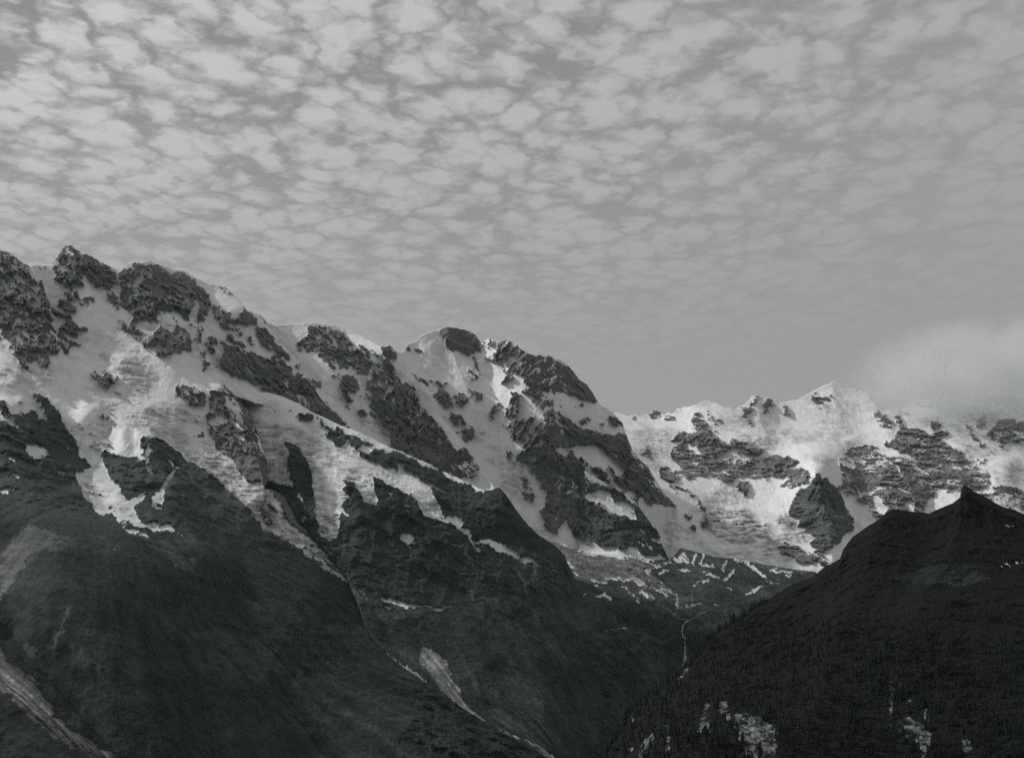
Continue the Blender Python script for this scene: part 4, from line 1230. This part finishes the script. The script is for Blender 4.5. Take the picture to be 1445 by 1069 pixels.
tps_f = tps([(820, 572, 9900), (860, 580, 10000), (994, 565, 10200), (1067, 556, 10300), (1174, 538, 10600), (1300, 566, 10500), (1445, 560, 10600), (1650, 570, 10600), (900, 640, 9200), (960, 640, 9450),
             (1000, 600, 9750), (1100, 620, 9800), (1200, 620, 9900), (1300, 620, 9900), (1400, 620, 9900), (1000, 680, 9050), (1080, 670, 9150), (1150, 668, 8950), (1250, 690, 9000), (1400, 700, 9000),
             (905, 722, 8050), (955, 720, 8200), (1000, 740, 8400), (1060, 750, 8300), (1160, 740, 8550), (1220, 740, 8550), (960, 770, 7900), (1050, 790, 7800), (1150, 800, 7800), (1250, 800, 8100),
             (1500, 800, 8300), (1650, 650, 9700), (1000, 840, 7300), (1200, 860, 7500), (850, 770, 7700), (860, 640, 8900)])
RIBS_F = [('R 1150,664 1160,700 1172,750 1175,790', 230, 26, 30), ('B3 730,310 780,470 900,600', 120, 40, 60), ('R 1236,580 1262,630 1290,700 1300,760', 120, 45, 45), ('R 1390,600 1400,650 1410,700', 100, 40, 40),
          ('R 1066,557 1072,590 1080,615', 70, 16, 16), ('R 1173,539 1180,575 1190,600', 90, 30, 30), ('B2 1240,530 1290,640 1240,740', 60, 18, 18), ('R 1320,640 1340,690 1370,720', 90, 40, 30)]
GUL_F = [('R 1100,680 1080,720 1060,760', 60, 40, 40), ('R 1220,690 1215,740 1190,790', 90, 22, 22), ('R 1310,680 1318,720 1320,760', 80, 18, 18), ('R 920,620 950,690 990,740', 50, 22, 22)]
SHELF_F = [('B3 0,330 120,375 250,415 400,445 560,425 660,380', 170, 3, 35), ('B3 850,445 1000,455 1200,478 1425,505 B4 400,505 700,515 860,545 1000,495 1150,500', 240, 3, 45),
           ('B4 560,640 700,670 850,690', 120, 4, 25), ('B3 700,850 900,880 1100,870', 60, 4, 30), ('B6 0,110 250,130 500,120', 60, 8, 40), ('B6 200,310 420,295 560,340 700,330', 110, 5, 50),
           ('B5 750,380 900,400 1040,410', 120, 4, 30), ('B5 1130,520 1250,520 1445,500', 170, 4, 30), ('B5 430,280 600,300 760,300', 60, 3, 20), ('B5 0,560 200,560 420,540', 60, 3, 14)]


def depth_f(px, py):
    D = tps_f(px, py)
    for s, H, wl, wr in RIBS_F:
        D = rib(D, px, py, P(s), H, wl, wr)
    for s, H, wl, wr in GUL_F:
        D = rib(D, px, py, P(s), -H, wl, wr)
    for s, H, w, L_ in SHELF_F:
        D = shelf(D, px, py, P(s), H, w, L_)
    return D


def relief_f(X, Y, Z, px, py, snow, ice):
    s = np.clip(snow * 1.2 - 0.1, 0, 1)
    edge = np.clip((py - np.interp(px[:, :1], *np.array(CREST_F).T)) / 8, 0.15, 1)
    return (rock_relief(X, Y, Z, 1.1, 1.0, 1.3) * (1 - s) + snow_relief(X, Y, Z, 1.1) * s + ice_relief(X, Y, Z, 1.1) * ice * s + 9 * s) * edge


T_F = build_terrain(822, 1655, 1.15, 1.15, CREST_F, [(822, 800), (940, 800), (950, 838), (1655, 870)], depth_f, pf, relief_f,
                    lambda X, Y, Z, px, py, snow, ice, alb, zone: common_cover(X, Y, Z, px, py, snow, ice, alb, np.where(zone == 2, 0.085, 0.16), 4), 1.1, None, 4, streak_bands, 1.0, 2.2)  # far rock colour lightened to stand in for part of the distance haze
sF = T_F.fs > 0.5
own_f = {k: largest(T_F, sF & (T_F.ff == k)) for k in (51, 52, 53, 54)}
spur = largest(T_F, ~sF & (T_F.fz == 2))
piece(T_F, ~sF & ~spur, 'mountain', M_ROCK, label='distant banded rock massif with summit in cloud behind the snow plateau', category='mountain', **ST)
piece(T_F, spur, 'rock_spur', M_ROCK, label='dark triangular rock spur rising out of the basin glacier', category='rock')
piece(T_F, own_f[51], 'glacier', M_SNOW, label='wide grey crevassed glacier filling the basin below the snow plateau', category='glacier')
piece(T_F, own_f[52], 'glacier', M_SNOW, label='short steep glacier snout spilling over above the triangular spur', category='glacier')
piece(T_F, own_f[53], 'snow_patch', M_SNOW, label='smooth snow slope behind the pointed knoll of the wooded hill', category='snow patch')
piece(T_F, own_f[54], 'snow_patch', M_SNOW, label='tent-shaped snow patch at the top of the far rock bands', category='snow patch')
piece(T_F, sF & ~np.any(list(own_f.values()), axis=0), 'plateau_snow', M_SNOW, label='snow plateau and snow peaks of the distant massif', category='snow', kind='stuff')

# ------------------------------------------------------------------ the valley head with its moraine glacier and waterfall
CREST_V = [(690, 765), (735, 757), (761, 758), (800, 769), (840, 781), (885, 785), (925, 789), (945, 789), (960, 773), (1009, 785), (1038, 788), (1078, 796), (1117, 802), (1150, 806), (1180, 826), (1215, 850)]
pv = Paint(680, 1230, 740, 1290, 0.0)
DEBRIS = 'C2 120,40 220,75 330,110 600,205 830,215 950,240 1180,280 1020,310 1000,350 1060,400 1160,460 1212,522 1100,502 980,452 850,402 770,382 640,402 560,412 470,382 400,262 250,180'
pv.poly('C2 120,0 220,60 340,95 600,180 830,190 1030,235 1030,250 830,228 600,218 330,125 180,90', 0.9)
pv.poly(DEBRIS, 0.62, ice=1.0, alb=0.11, feat=61)
pv.poly('C2 760,385 860,390 980,430 1080,470 1212,522 1100,502 980,455 850,405', 0.82, ice=0.8, feat=61)
pv.poly('C2 1085,140 1130,188 1190,238 1250,188 1292,230 1312,282 1230,262 1180,252 1120,202', 0.85)
pv.poly('C2 770,440 840,460 930,540 900,550 830,500', 0.42, alb=0.10)
pv.poly('C2 900,460 960,470 1040,510 1010,525 940,500', 0.42, alb=0.10)
for s, w in (('B6 75,690 130,610', 2.2), ('B6 150,690 185,610', 2.0), ('B6 145,705 232,715', 2.6), ('B6 295,722 325,660', 1.8), ('B6 175,770 260,792 330,790 390,722', 2.2), ('B6 0,713 40,720 55,752', 2.2),
             ('B6 390,655 470,675 520,705', 2.6), ('B6 520,705 570,750 600,800 655,808', 4.0), ('B6 75,845 140,825 195,805', 1.4), ('B6 40,982 155,975', 1.6), ('B6 480,897 510,895', 2.0), ('B6 525,880 590,845', 1.6),
             ('B6 250,975 270,970', 1.6), ('C2 460,510 535,508', 2.2), ('C2 620,518 740,511', 2.0), ('C2 680,745 750,740', 1.8), ('C2 780,738 832,733', 1.6), ('C2 1265,575 1310,576', 1.6), ('C2 1325,575 1380,571', 1.8),
             ('C2 505,458 525,458', 1.6), ('C2 615,437 635,437', 1.6), ('C2 640,395 675,408', 1.4), ('B6 660,735 740,750 820,745', 2.2), ('B6 760,775 805,775', 1.4), ('B6 680,815 700,818', 1.3),
             ('C2 1195,525 1202,590', 1.4), ('B6 -150,770 -120,720 -100,740', 2.0), ('B6 330,865 370,882', 1.2)):
    pv.stroke(s, w, 0.92)
pv.poly('B6 560,690 700,700 830,710 970,745 800,770 660,740', alb=0.09)
pv.poly('B6 400,1000 560,900 760,800 930,760 1000,780 900,900 560,1069', alb=0.06)
for s, w, a in (('C2 1070,555 1160,625 1270,680', 2.0, 0.14), ('C2 800,960 900,870 960,820 1100,830 1200,790', 3.5, 0.065), ('C2 820,800 880,770 950,750', 3, 0.06), ('C2 60,750 120,790', 3, 0.06), ('C2 1300,470 1302,550', 2.2, 0.12),
                ('C2 1160,630 1220,590', 1.5, 0.12), ('C3 240,360 330,290 450,290', 3, 0.06), ('C3 380,470 450,490', 5, 0.055)):
    pv.stroke(s, w, alb=a)
tps_v = tps([(690, 765, 7150), (761, 758, 7100), (840, 781, 7000), (925, 789, 7000), (1009, 785, 7450), (1078, 796, 7550), (1150, 806, 7550), (1210, 850, 7300), (812, 817, 6200), (850, 850, 6000), (900, 820, 6550),
             (960, 842, 6550), (1000, 830, 6800), (1080, 840, 7000), (965, 882, 6300), (966, 932, 6230), (900, 900, 5950), (870, 1000, 5280), (950, 990, 5750), (850, 1069, 4850), (780, 1000, 5300), (800, 950, 5400),
             (750, 830, 6300), (700, 980, 5200), (1050, 900, 6500), (1050, 1000, 6000), (700, 850, 6100), (850, 1250, 4200), (1150, 1200, 5000), (1200, 900, 6900)])


def depth_v(px, py):
    D = tps_v(px, py)
    D = shelf(D, px, py, P('R 880,905 930,892 965,884 1010,882 1060,890'), 90, 4, 60)
    D = shelf(D, px, py, P('R 820,905 870,900 920,908 960,935'), 60, 6, 60)
    D = rib(D, px, py, P('R 966,884 967,932 960,960'), -35, 9, 9)
    D = rib(D, px, py, P('R 880,860 920,880 960,884'), 40, 20, 20)
    D = shelf(D, px, py, P('R 965,775 1010,788 1080,800 1150,812'), 120, 5, 40)
    D = shelf(D, px, py, P('R 790,830 850,838 900,842 950,846'), 50, 3, 40)
    return D


def relief_v(X, Y, Z, px, py, snow, ice):
    s = np.clip(snow * 1.2 - 0.1, 0, 1)
    low = np.clip((py - 850) / 60, 0, 1)
    rk = rock_relief(X, Y, Z, 0.7) * (0.40 + 0.35 * low)
    return rk * (1 - s) + snow_relief(X, Y, Z, 0.6) * s + ice_relief(X, Y, Z, 0.6) * ice * 0.7 + 4 * s


def cover_v(X, Y, Z, px, py, snow, ice, alb, zone):
    pa = fbm(X / 220, Y / 220, Z / 220, 5, 0.58, 99)
    st = fbm((X + 0.4 * Y) / 120, Z / 120, Y / 900, 4, 0.6, 101)
    up = np.clip((905 - py) / 60, 0, 1)
    rock = (0.033 + 0.026 * up) * (1 + 0.8 * pa + 0.6 * st + 0.9 * fbm(X / 34, Y / 34, Z / 34, 4, 0.68, 118))
    a = common_cover(X, Y, Z, px, py, snow, ice, alb * (1 + 0.8 * st), rock, 5)
    deb = np.clip((ice - 0.9) * 10, 0, 1)
    return np.where(deb > 0.5, np.clip(0.14 * (1 + 1.5 * fbm(X / 45, Y / 60, Z / 30, 4, 0.65, 103)), 0.04, 0.6), a)


T_V = build_terrain(692, 1212, 1.15, 1.3, CREST_V, [(692, 1270), (1212, 1270)], depth_v, pv, relief_v, cover_v, 0.5, None, 5, None, 1.0, 0.6)
sV = T_V.fs > 0.5
gV = T_V.ff == 61
piece(T_V, ~sV & ~gV, 'valley_terrain', M_ROCK, label='dark valley head with rocky steps below the moraine glacier', category='valley', **ST)
piece(T_V, gV, 'glacier', M_SCREE, label='rubble-covered glacier tongue sloping below the avalanche snow', category='glacier')
piece(T_V, sV & ~gV, 'valley_snow', M_SNOW, label='thin snow strips left on the dark moraine in the valley head', category='snow', kind='stuff')

# ------------------------------------------------------------------ the wooded hill
CREST_H = [(690, 1268), (780, 1152), (820, 1104), (848, 1070), (870, 1040), (878, 1028), (882, 1010), (891, 1000), (908, 985), (932, 970), (957, 952), (970, 938), (990, 918), (1000, 903), (1017, 886), (1045, 872),
           (1066, 853), (1090, 841)] + [tuple(p) for p in P('C7 0,725 110,690 180,630 290,570 310,510 370,430 450,375 530,325 590,272 640,262 760,275 850,285 910,255 1000,220 1045,180 1060,110 1075,105 1130,145 1220,190 1300,240 1390,265 1445,290')] + [(1500, 770), (1570, 800), (1660, 815)]
ph = Paint(680, 1680, 660, 1290, 0.0)
CLIFFS = ['C3 705,700 760,700 745,780 740,860 760,900 680,900 660,880 700,790', 'C3 820,690 870,690 880,760 900,840 870,850 830,770', 'C3 920,790 990,780 1060,800 1120,830 1190,900 1200,1000 1180,1069 960,1069 990,1000 930,960 940,880',
          'C3 330,920 385,900 375,970 320,1020 300,1069 280,1069', 'C3 460,850 490,850 480,940 490,1000 470,1040 470,930', 'C3 600,470 635,460 620,500 560,555 535,560', 'C3 235,800 250,840 225,855',
          'C4 590,830 660,790 730,850 800,890 830,900 800,1020 760,1060 740,1000 700,940 660,940 610,900', 'C4 770,730 815,800 800,830 770,800', 'C4 530,560 620,550 620,580 570,590 560,740 540,860 535,740', 'C4 655,685 690,690 680,720 665,720',
          'C4 980,930 1060,940 1095,1010 1050,1060 1000,980', 'C4 735,960 770,1069 750,1069', 'C3 220,980 260,1010 250,1040 225,1000', 'C3 900,850 930,860 920,900']
for s in CLIFFS:
    ph.poly(s, alb=0.095, zone=5)
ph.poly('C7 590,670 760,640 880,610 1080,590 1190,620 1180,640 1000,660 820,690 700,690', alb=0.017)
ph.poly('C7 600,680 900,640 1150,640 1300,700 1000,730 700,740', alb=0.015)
ph.stroke('C7 1290,605 1400,602 1445,600', 2.4, 0.55)
ph.stroke('C7 1325,355 1385,349', 1.3, 0.6)
ph.stroke('C7 985,720 1060,728 1140,718', 1.3, alb=0.10)
ph.stroke('C7 450,858 490,857', 1.4, 0.5)
tps_h = tps([(700, 1270, 2300), (846, 1063, 2780), (900, 985, 2900), (968, 936, 3000), (1043, 870, 3100), (1144, 815, 3200), (1203, 757, 3280), (1264, 719, 3350), (1311, 724, 3350), (1360, 684, 3400), (1445, 725, 3350),
             (1650, 815, 3200), (1000, 1000, 2680), (950, 1069, 2420), (1020, 1069, 2300), (1100, 950, 2820), (1250, 850, 2980), (1250, 950, 2700), (1250, 1069, 2350), (1400, 850, 2950), (1400, 1069, 2300),
             (1650, 1069, 2200), (1300, 1270, 1950), (900, 1270, 2100), (1600, 1270, 1850)])


def depth_h(px, py):
    D = tps_h(px, py)
    D = rib(D, px, py, P('R 1362,684 1355,740 1330,800 1290,870'), 70, 45, 60)
    D = rib(D, px, py, P('R 1250,722 1220,800 1180,900 1150,1000'), 60, 50, 60)
    D = rib(D, px, py, P('R 1330,740 1300,800 1260,860'), -40, 40, 40)
    D = shelf(D, px, py, P('R 1130,860 1200,850 1300,838 1400,825 1500,830'), 60, 9, 90)
    D = shelf(D, px, py, P('R 890,1010 950,985 1010,985 1080,995 1150,1010'), 70, 5, 60)
    return D


def relief_h(X, Y, Z, px, py, snow, ice):
    edge = np.clip((py - np.interp(px[:, :1], *np.array(CREST_H).T)) / 10, 0.1, 1)
    return (rock_relief(X, Y, Z, 0.45) * 0.6 - 5 * ridged(X / 22, Y / 22, Z / 70, 3, 0.6, 131)) * edge


def cover_h(X, Y, Z, px, py, snow, ice, alb, zone):
    pa = fbm(X / 120, Y / 120, Z / 120, 5, 0.6, 111)
    vert = fbm(X / 6, Y / 14, Z / 20, 5, 0.66, 115) + 0.5 * fbm(X / 40, Y / 40, Z / 30, 3, 0.6, 116)
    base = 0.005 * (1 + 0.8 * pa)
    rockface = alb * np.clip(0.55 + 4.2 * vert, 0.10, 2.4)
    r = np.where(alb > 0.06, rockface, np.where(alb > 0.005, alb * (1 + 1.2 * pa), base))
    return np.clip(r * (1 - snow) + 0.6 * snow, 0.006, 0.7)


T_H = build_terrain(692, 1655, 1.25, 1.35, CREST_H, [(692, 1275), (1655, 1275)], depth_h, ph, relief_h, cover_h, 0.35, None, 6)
sH = T_H.fs > 0.5
piece(T_H, ~sH, 'wooded_hill', M_ROCK, label='dark wooded hill with pointed knoll and pale cliff patches', category='hill', **ST)
piece(T_H, sH, 'snow_patch', M_SNOW, label='short snow streaks on the shoulder of the dark wooded hill', category='snow', kind='stuff')

# ------------------------------------------------------------------ firs
M_NEEDLE, t_, b_ = principled('fir_needles', 0.85, 0.1)
g_ = N(t_, 'ShaderNodeNewGeometry')
nz = N(t_, 'ShaderNodeTexNoise')
nz.inputs['Scale'].default_value = 0.5
t_.links.new(g_.outputs['Position'], nz.inputs['Vector'])
cr = N(t_, 'ShaderNodeValToRGB')
cr.color_ramp.elements[0].color = (0.006, 0.0075, 0.0078, 1)
cr.color_ramp.elements[1].color = (0.016, 0.019, 0.019, 1)
t_.links.new(nz.outputs[0], cr.inputs[0])
t_.links.new(cr.outputs[0], b_.inputs['Base Color'])
M_BARK, t_, b_ = principled('fir_bark', 0.95, 0.1)
b_.inputs['Base Color'].default_value = (0.035, 0.036, 0.035, 1)
nz = N(t_, 'ShaderNodeTexNoise')
nz.inputs['Scale'].default_value = 3.0
bp = N(t_, 'ShaderNodeBump')
t_.links.new(nz.outputs[0], bp.inputs['Height'])
t_.links.new(bp.outputs[0], b_.inputs['Normal'])


def fir_shape(rng, tiers, spokes, h=1.0):
    """crown of drooping ragged whorls; returns vertices and faces for a tree of height h, base at z = 0"""
    v, f = [], []
    z0 = 0.10 * h
    R = 0.17 * h * rng.uniform(0.8, 1.15)
    for k in range(tiers):
        u = k / tiers
        r = R * (1 - u) ** 0.85 + 0.012 * h
        zb = z0 + (h - z0) * u
        zt = min(h, zb + (h - z0) * (1.75 / tiers))
        base = len(v)
        v.append((rng.uniform(-.01, .01) * h, rng.uniform(-.01, .01) * h, zt))
        a0 = rng.uniform(0, 6.28)
        for s in range(spokes * 2):
            a = a0 + math.pi * s / spokes
            rr = r * (rng.uniform(0.8, 1.25) if s % 2 == 0 else rng.uniform(0.4, 0.6))
            dz = rng.uniform(-0.035, 0.02) * h if s % 2 == 0 else 0.02 * h
            v.append((rr * math.cos(a), rr * math.sin(a), zb + dz))
        m = spokes * 2
        for s in range(m):
            f.append((base, base + 1 + s, base + 1 + (s + 1) % m))
    return v, f


def trunk_shape(h=1.0, sides=6):
    v, f = [], []
    for z, r in ((-0.12, 0.022), (0.3, 0.015), (0.93, 0.003)):
        for s in range(sides):
            a = 2 * math.pi * s / sides
            v.append((r * h * math.cos(a), r * h * math.sin(a), z * h))
    for k in range(2):
        for s in range(sides):
            a, b = k * sides + s, k * sides + (s + 1) % sides
            f.append((a, b, b + sides, a + sides))
    return v, f


rng = random.Random(7)
crowns = []
for k in range(6):
    v, f = fir_shape(rng, rng.choice((7, 8, 9)), rng.choice((6, 7)))
    me = bpy.data.meshes.new('fir_crown')
    me.from_pydata(v, [], f)
    me.materials.append(M_NEEDLE)
    crowns.append(me)
v, f = trunk_shape()
trunk_me = bpy.data.meshes.new('fir_trunk')
trunk_me.from_pydata(v, [], f)
trunk_me.materials.append(M_BARK)


def crest_h(x):
    return float(lerp_line(CREST_H, x))


def tree_line(x):
    """upper edge of the wood on the photo: the slope edge at first, then a line across the hill"""
    return float(np.interp(x, [690, 1040, 1090, 1150, 1250, 1330, 1445, 1660], [0, 862, 872, 872, 880, 890, 905, 915]))


def ground_at(x, y):
    d = float(T_H.at(x, y))
    X, Y, Z = world_of(x, y, d)
    return X, Y, Z


spots = []
x = 790.0
while x < 1085:                                   # trees that stand on the slope's edge against the valley
    y = crest_h(x) + rng.uniform(0.5, 3.5)
    spots.append((x, y, rng.uniform(10, 25), 'edge'))
    x += rng.uniform(1.6, 4.2)
while len(spots) < 5200:
    x, y = rng.uniform(780, 1600), rng.uniform(850, 1200)
    if y < crest_h(x) + 3 or y < tree_line(x) + rng.uniform(0, 45) * rng.random():
        continue
    c = ph.sample('zone', np.array([x]), np.array([y]), False)[0]
    if c == 5 and rng.random() > 0.06:
        continue
    spots.append((x, y, rng.uniform(10, 22), 'wood'))
for k in range(34):                               # the taller clump below the cliffs
    x, y = rng.gauss(1015, 24), rng.uniform(1050, 1085)
    spots.append((x, y, rng.uniform(24, 36), 'clump'))


def shows(sp):
    x, y, h, kind = sp
    return h * F_PX / float(T_H.at(x, y)) if (0 < x < 1445 and y - 8 < 1069) else 0


edge = [s for s in spots if s[3] == 'edge' and s[1] < 1075]
rest = [s for s in spots if s not in set(edge)]
rest.sort(key=lambda s: -shows(s) if s[3] == 'clump' or s[1] < 1075 else 0)
single = edge[:150] + rest[:300 - len(edge[:150])]
single_set = set(single)
GROUPS = {'edge': ('fir standing on the open edge of the wooded hill above the waterfall valley', 'firs along the edge of the wooded hill'),
          'wood': ('fir in the wood on the steep face of the dark hill', 'firs on the face of the wooded hill'),
          'clump': ('tall fir in the black clump below the pale cliff patches', 'tall firs below the pale cliffs')}
for i, (x, y, h, kind) in enumerate(single):
    X, Y, Z = ground_at(x, y)
    e = link('fir_tree', None, label=GROUPS[kind][0], category='tree', group=GROUPS[kind][1])
    e.location = (X, Y, Z)
    e.rotation_euler = (rng.uniform(-.03, .03), rng.uniform(-.03, .03), rng.uniform(0, 6.28))
    w = rng.uniform(0.85, 1.3)
    e.scale = (h * w, h * w, h)
    link('trunk', trunk_me, e)
    link('crown', rng.choice(crowns), e)
vv, ff = [], []
low = [fir_shape(rng, 4, 4) for _ in range(8)]
for s in rest[300 - len(edge[:150]):] + edge[150:]:
    x, y, h, kind = s
    if s in single_set:
        continue
    X, Y, Z = ground_at(x, y)
    v, f = low[rng.randrange(8)]
    b0, a, w = len(vv), rng.uniform(0, 6.28), rng.uniform(0.9, 1.4)
    ca, sa = math.cos(a) * h * w, math.sin(a) * h * w
    vv.extend((X + p[0] * ca - p[1] * sa, Y + p[0] * sa + p[1] * ca, Z + (p[2] - 0.08) * h) for p in v)
    ff.extend(tuple(b0 + i for i in q) for q in f)
me = bpy.data.meshes.new('forest')
org = (1000.0, 2600.0, 500.0)
me.from_pydata([(p[0] - org[0], p[1] - org[1], p[2] - org[2]) for p in vv], [], ff)
me.materials.append(M_NEEDLE)
o = link('forest', me, label='dense dark fir forest covering the wooded hill', category='forest', kind='stuff')
o.location = org

# ------------------------------------------------------------------ water coming down the valley head
M_WATER, t_, b_ = principled('white_water', 0.5, 0.4)
g_ = N(t_, 'ShaderNodeNewGeometry')
mp = N(t_, 'ShaderNodeMapping')
mp.inputs['Scale'].default_value = (0.5, 0.5, 0.03)
t_.links.new(g_.outputs['Position'], mp.inputs['Vector'])
nz = N(t_, 'ShaderNodeTexNoise')
nz.inputs['Scale'].default_value = 1.0
nz.inputs['Detail'].default_value = 4.0
t_.links.new(mp.outputs[0], nz.inputs['Vector'])
vv_ = maprange(t_, nz.outputs[0], 0.3, 0.7, 0.30, 0.72)
cb = N(t_, 'ShaderNodeCombineColor')
for i in range(3):
    t_.links.new(vv_, cb.inputs[i])
t_.links.new(cb.outputs[0], b_.inputs['Base Color'])


def water_ribbon(spec, widths, lift, name, seed, **props):
    """a strip of falling or running water laid on the valley terrain, rounded in section"""
    p = P(spec)
    L = np.concatenate([[0], np.cumsum(np.hypot(*np.diff(p, axis=0).T))])
    t = np.arange(0, L[-1], 0.5)
    x, y = np.interp(t, L, p[:, 0]), np.interp(t, L, p[:, 1])
    r = np.random.RandomState(seed)
    x = x + np.convolve(r.normal(0, 0.9, len(t)), np.ones(5) / 5, 'same')
    w = np.interp(t / L[-1], np.linspace(0, 1, len(widths)), widths) * (0.25 + 1.5 * np.convolve(r.rand(len(t)), np.ones(3) / 3, 'same'))
    v, f = [], []
    tx, ty = np.gradient(x), np.gradient(y)
    ln = np.hypot(tx, ty) + 1e-6
    nx, ny = ty / ln, -tx / ln
    for i in range(len(t)):
        for k, (s, up) in enumerate(((-1, 0.0), (-0.5, 0.8), (0, 1.0), (0.5, 0.8), (1, 0.0))):
            qx, qy = x[i] + nx[i] * s * w[i] / 2, y[i] + ny[i] * s * w[i] / 2
            D = float(T_V.at(qx, qy)) - lift * up - 1.0
            v.append(world_of(qx, qy, D))
    for i in range(len(t) - 1):
        for k in range(4):
            a = i * 5 + k
            f.append((a, a + 5, a + 6, a + 1))
    v = np.array(v)
    org = v[-3]
    me = bpy.data.meshes.new(name)
    me.from_pydata([tuple(q) for q in v - org], [], f)
    me.polygons.foreach_set('use_smooth', np.ones(len(f), bool))
    me.materials.append(M_WATER)
    o = link(name, me, **props)
    o.location = org
    return o


water_ribbon('C3 578,195 572,240 580,275 600,280 588,295 590,340 592,390 590,430 580,460', (1.0, 1.2, 1.5, 1.3, 1.8, 2.6, 3.2, 2.6), 10, 'waterfall', 3,
             label='thin white waterfall dropping down the dark cliff behind the firs', category='waterfall')
water_ribbon('C3 935,15 890,45 800,75 745,97 690,120 650,150 610,165 578,195', (0.12, 0.3, 0.1, 0.5, 0.3, 0.9), 3, 'stream_water', 4,
             label='white mountain stream running along the ledge to the waterfall', category='stream', kind='structure')

# ------------------------------------------------------------------ valley floor
gm, t_, b_ = principled('valley_turf', 0.95, 0.1)
nz = N(t_, 'ShaderNodeTexNoise')
nz.inputs['Scale'].default_value = 0.004
nz.inputs['Detail'].default_value = 8.0
g_ = N(t_, 'ShaderNodeNewGeometry')
t_.links.new(g_.outputs['Position'], nz.inputs['Vector'])
cr = N(t_, 'ShaderNodeValToRGB')
cr.color_ramp.elements[0].color = (0.03, 0.032, 0.032, 1)
cr.color_ramp.elements[1].color = (0.08, 0.085, 0.085, 1)
t_.links.new(nz.outputs[0], cr.inputs[0])
t_.links.new(cr.outputs[0], b_.inputs['Base Color'])
me = bpy.data.meshes.new('ground')
G = 24000.0
gx = np.linspace(-G, G, 61)
gy = np.linspace(-6000, 2 * G - 6000, 61)
gv = [(a, b, 6 * math.sin(a * 0.0011) * math.cos(b * 0.0013)) for b in gy for a in gx]
gf = [(j * 61 + i, j * 61 + i + 1, (j + 1) * 61 + i + 1, (j + 1) * 61 + i) for j in range(60) for i in range(60)]
me.from_pydata(gv, [], gf)
me.materials.append(gm)
link('ground', me, label='dark valley floor far below the mountains', category='ground', kind='structure')

# ------------------------------------------------------------------ air: haze, and the cloud on the far summit
HAZE = 0.40e-5
CLOUD_DENSITY = 0.0034


def box_mesh(name, x0, x1, y0, y1, z0, z1):
    v = [(a, b, c) for c in (z0, z1) for b in (y0, y1) for a in (x0, x1)]
    f = [(0, 2, 3, 1), (4, 5, 7, 6), (0, 1, 5, 4), (2, 6, 7, 3), (0, 4, 6, 2), (1, 3, 7, 5)]
    m = bpy.data.meshes.new(name)
    m.from_pydata(v, [], f)
    return m


me = box_mesh('haze', -G - 300, G + 300, -6300, 2 * G - 5700, -8.0, 3000.0)
hm_ = bpy.data.materials.new('haze_air')
hm_.use_nodes = True
hm_.node_tree.nodes.clear()
pvn = N(hm_.node_tree, 'ShaderNodeVolumePrincipled')
pvn.inputs['Color'].default_value = (0.84, 0.98, 1.0, 1)
pvn.inputs['Density'].default_value = HAZE
pvn.inputs['Density Attribute'].default_value = ''
pvn.inputs['Temperature Attribute'].default_value = ''
pvn.inputs['Color Attribute'].default_value = ''
pvn.inputs['Anisotropy'].default_value = 0.3
om = N(hm_.node_tree, 'ShaderNodeOutputMaterial')
hm_.node_tree.links.new(pvn.outputs[0], om.inputs['Volume'])
me.materials.append(hm_)
link('haze', me, label='thin even haze filling the valley air', category='haze', kind='stuff')

# cloud clinging to the far summit: a soft body of mist, denser at its heart
cx_, cy_, cz_ = world_of(1400.0, 535.0, 10150.0)
bm_v, bm_f = [], []
nu, nv = 40, 20
for j in range(nv + 1):
    for i in range(nu):
        th, ph_ = 2 * math.pi * i / nu, math.pi * j / nv
        bm_v.append((1320 * math.sin(ph_) * math.cos(th), 1150 * math.sin(ph_) * math.sin(th), 560 * math.cos(ph_)))
for j in range(nv):
    for i in range(nu):
        a, b = j * nu + i, j * nu + (i + 1) % nu
        bm_f.append((a, a + nu, b + nu, b))
me = bpy.data.meshes.new('summit_clouds')
me.from_pydata(bm_v, [], bm_f)
cm = bpy.data.materials.new('cloud_mist')
cm.use_nodes = True
ct = cm.node_tree
ct.nodes.clear()
tcn = N(ct, 'ShaderNodeTexCoord')
sc_ = N(ct, 'ShaderNodeMapping')
sc_.inputs['Scale'].default_value = (1 / 1320, 1 / 1150, 1 / 560)
ct.links.new(tcn.outputs['Object'], sc_.inputs['Vector'])
ln_ = N(ct, 'ShaderNodeVectorMath', operation='LENGTH')
ct.links.new(sc_.outputs[0], ln_.inputs[0])
fall = maprange(ct, ln_.outputs['Value'], 1.0, 0.35)
nz = N(ct, 'ShaderNodeTexNoise')
nz.inputs['Scale'].default_value = 0.0030
nz.inputs['Detail'].default_value = 6.0
ct.links.new(tcn.outputs['Object'], nz.inputs['Vector'])
nn = maprange(ct, nz.outputs[0], 0.34, 0.62)
den = math_node(ct, 'MULTIPLY', math_node(ct, 'MULTIPLY', fall, nn), CLOUD_DENSITY)
pvn = N(ct, 'ShaderNodeVolumePrincipled')
pvn.inputs['Color'].default_value = (0.85, 0.86, 0.86, 1)
pvn.inputs['Density Attribute'].default_value = ''
ct.links.new(den, pvn.inputs['Density'])
om = N(ct, 'ShaderNodeOutputMaterial')
ct.links.new(pvn.outputs[0], om.inputs['Volume'])
me.materials.append(cm)
o = link('summit_clouds', me, label='soft pale cloud clinging to the summit of the distant massif', category='cloud', kind='stuff')
o.location = (cx_, cy_, cz_)

SC.render.resolution_x, SC.render.resolution_y = 1024, 757
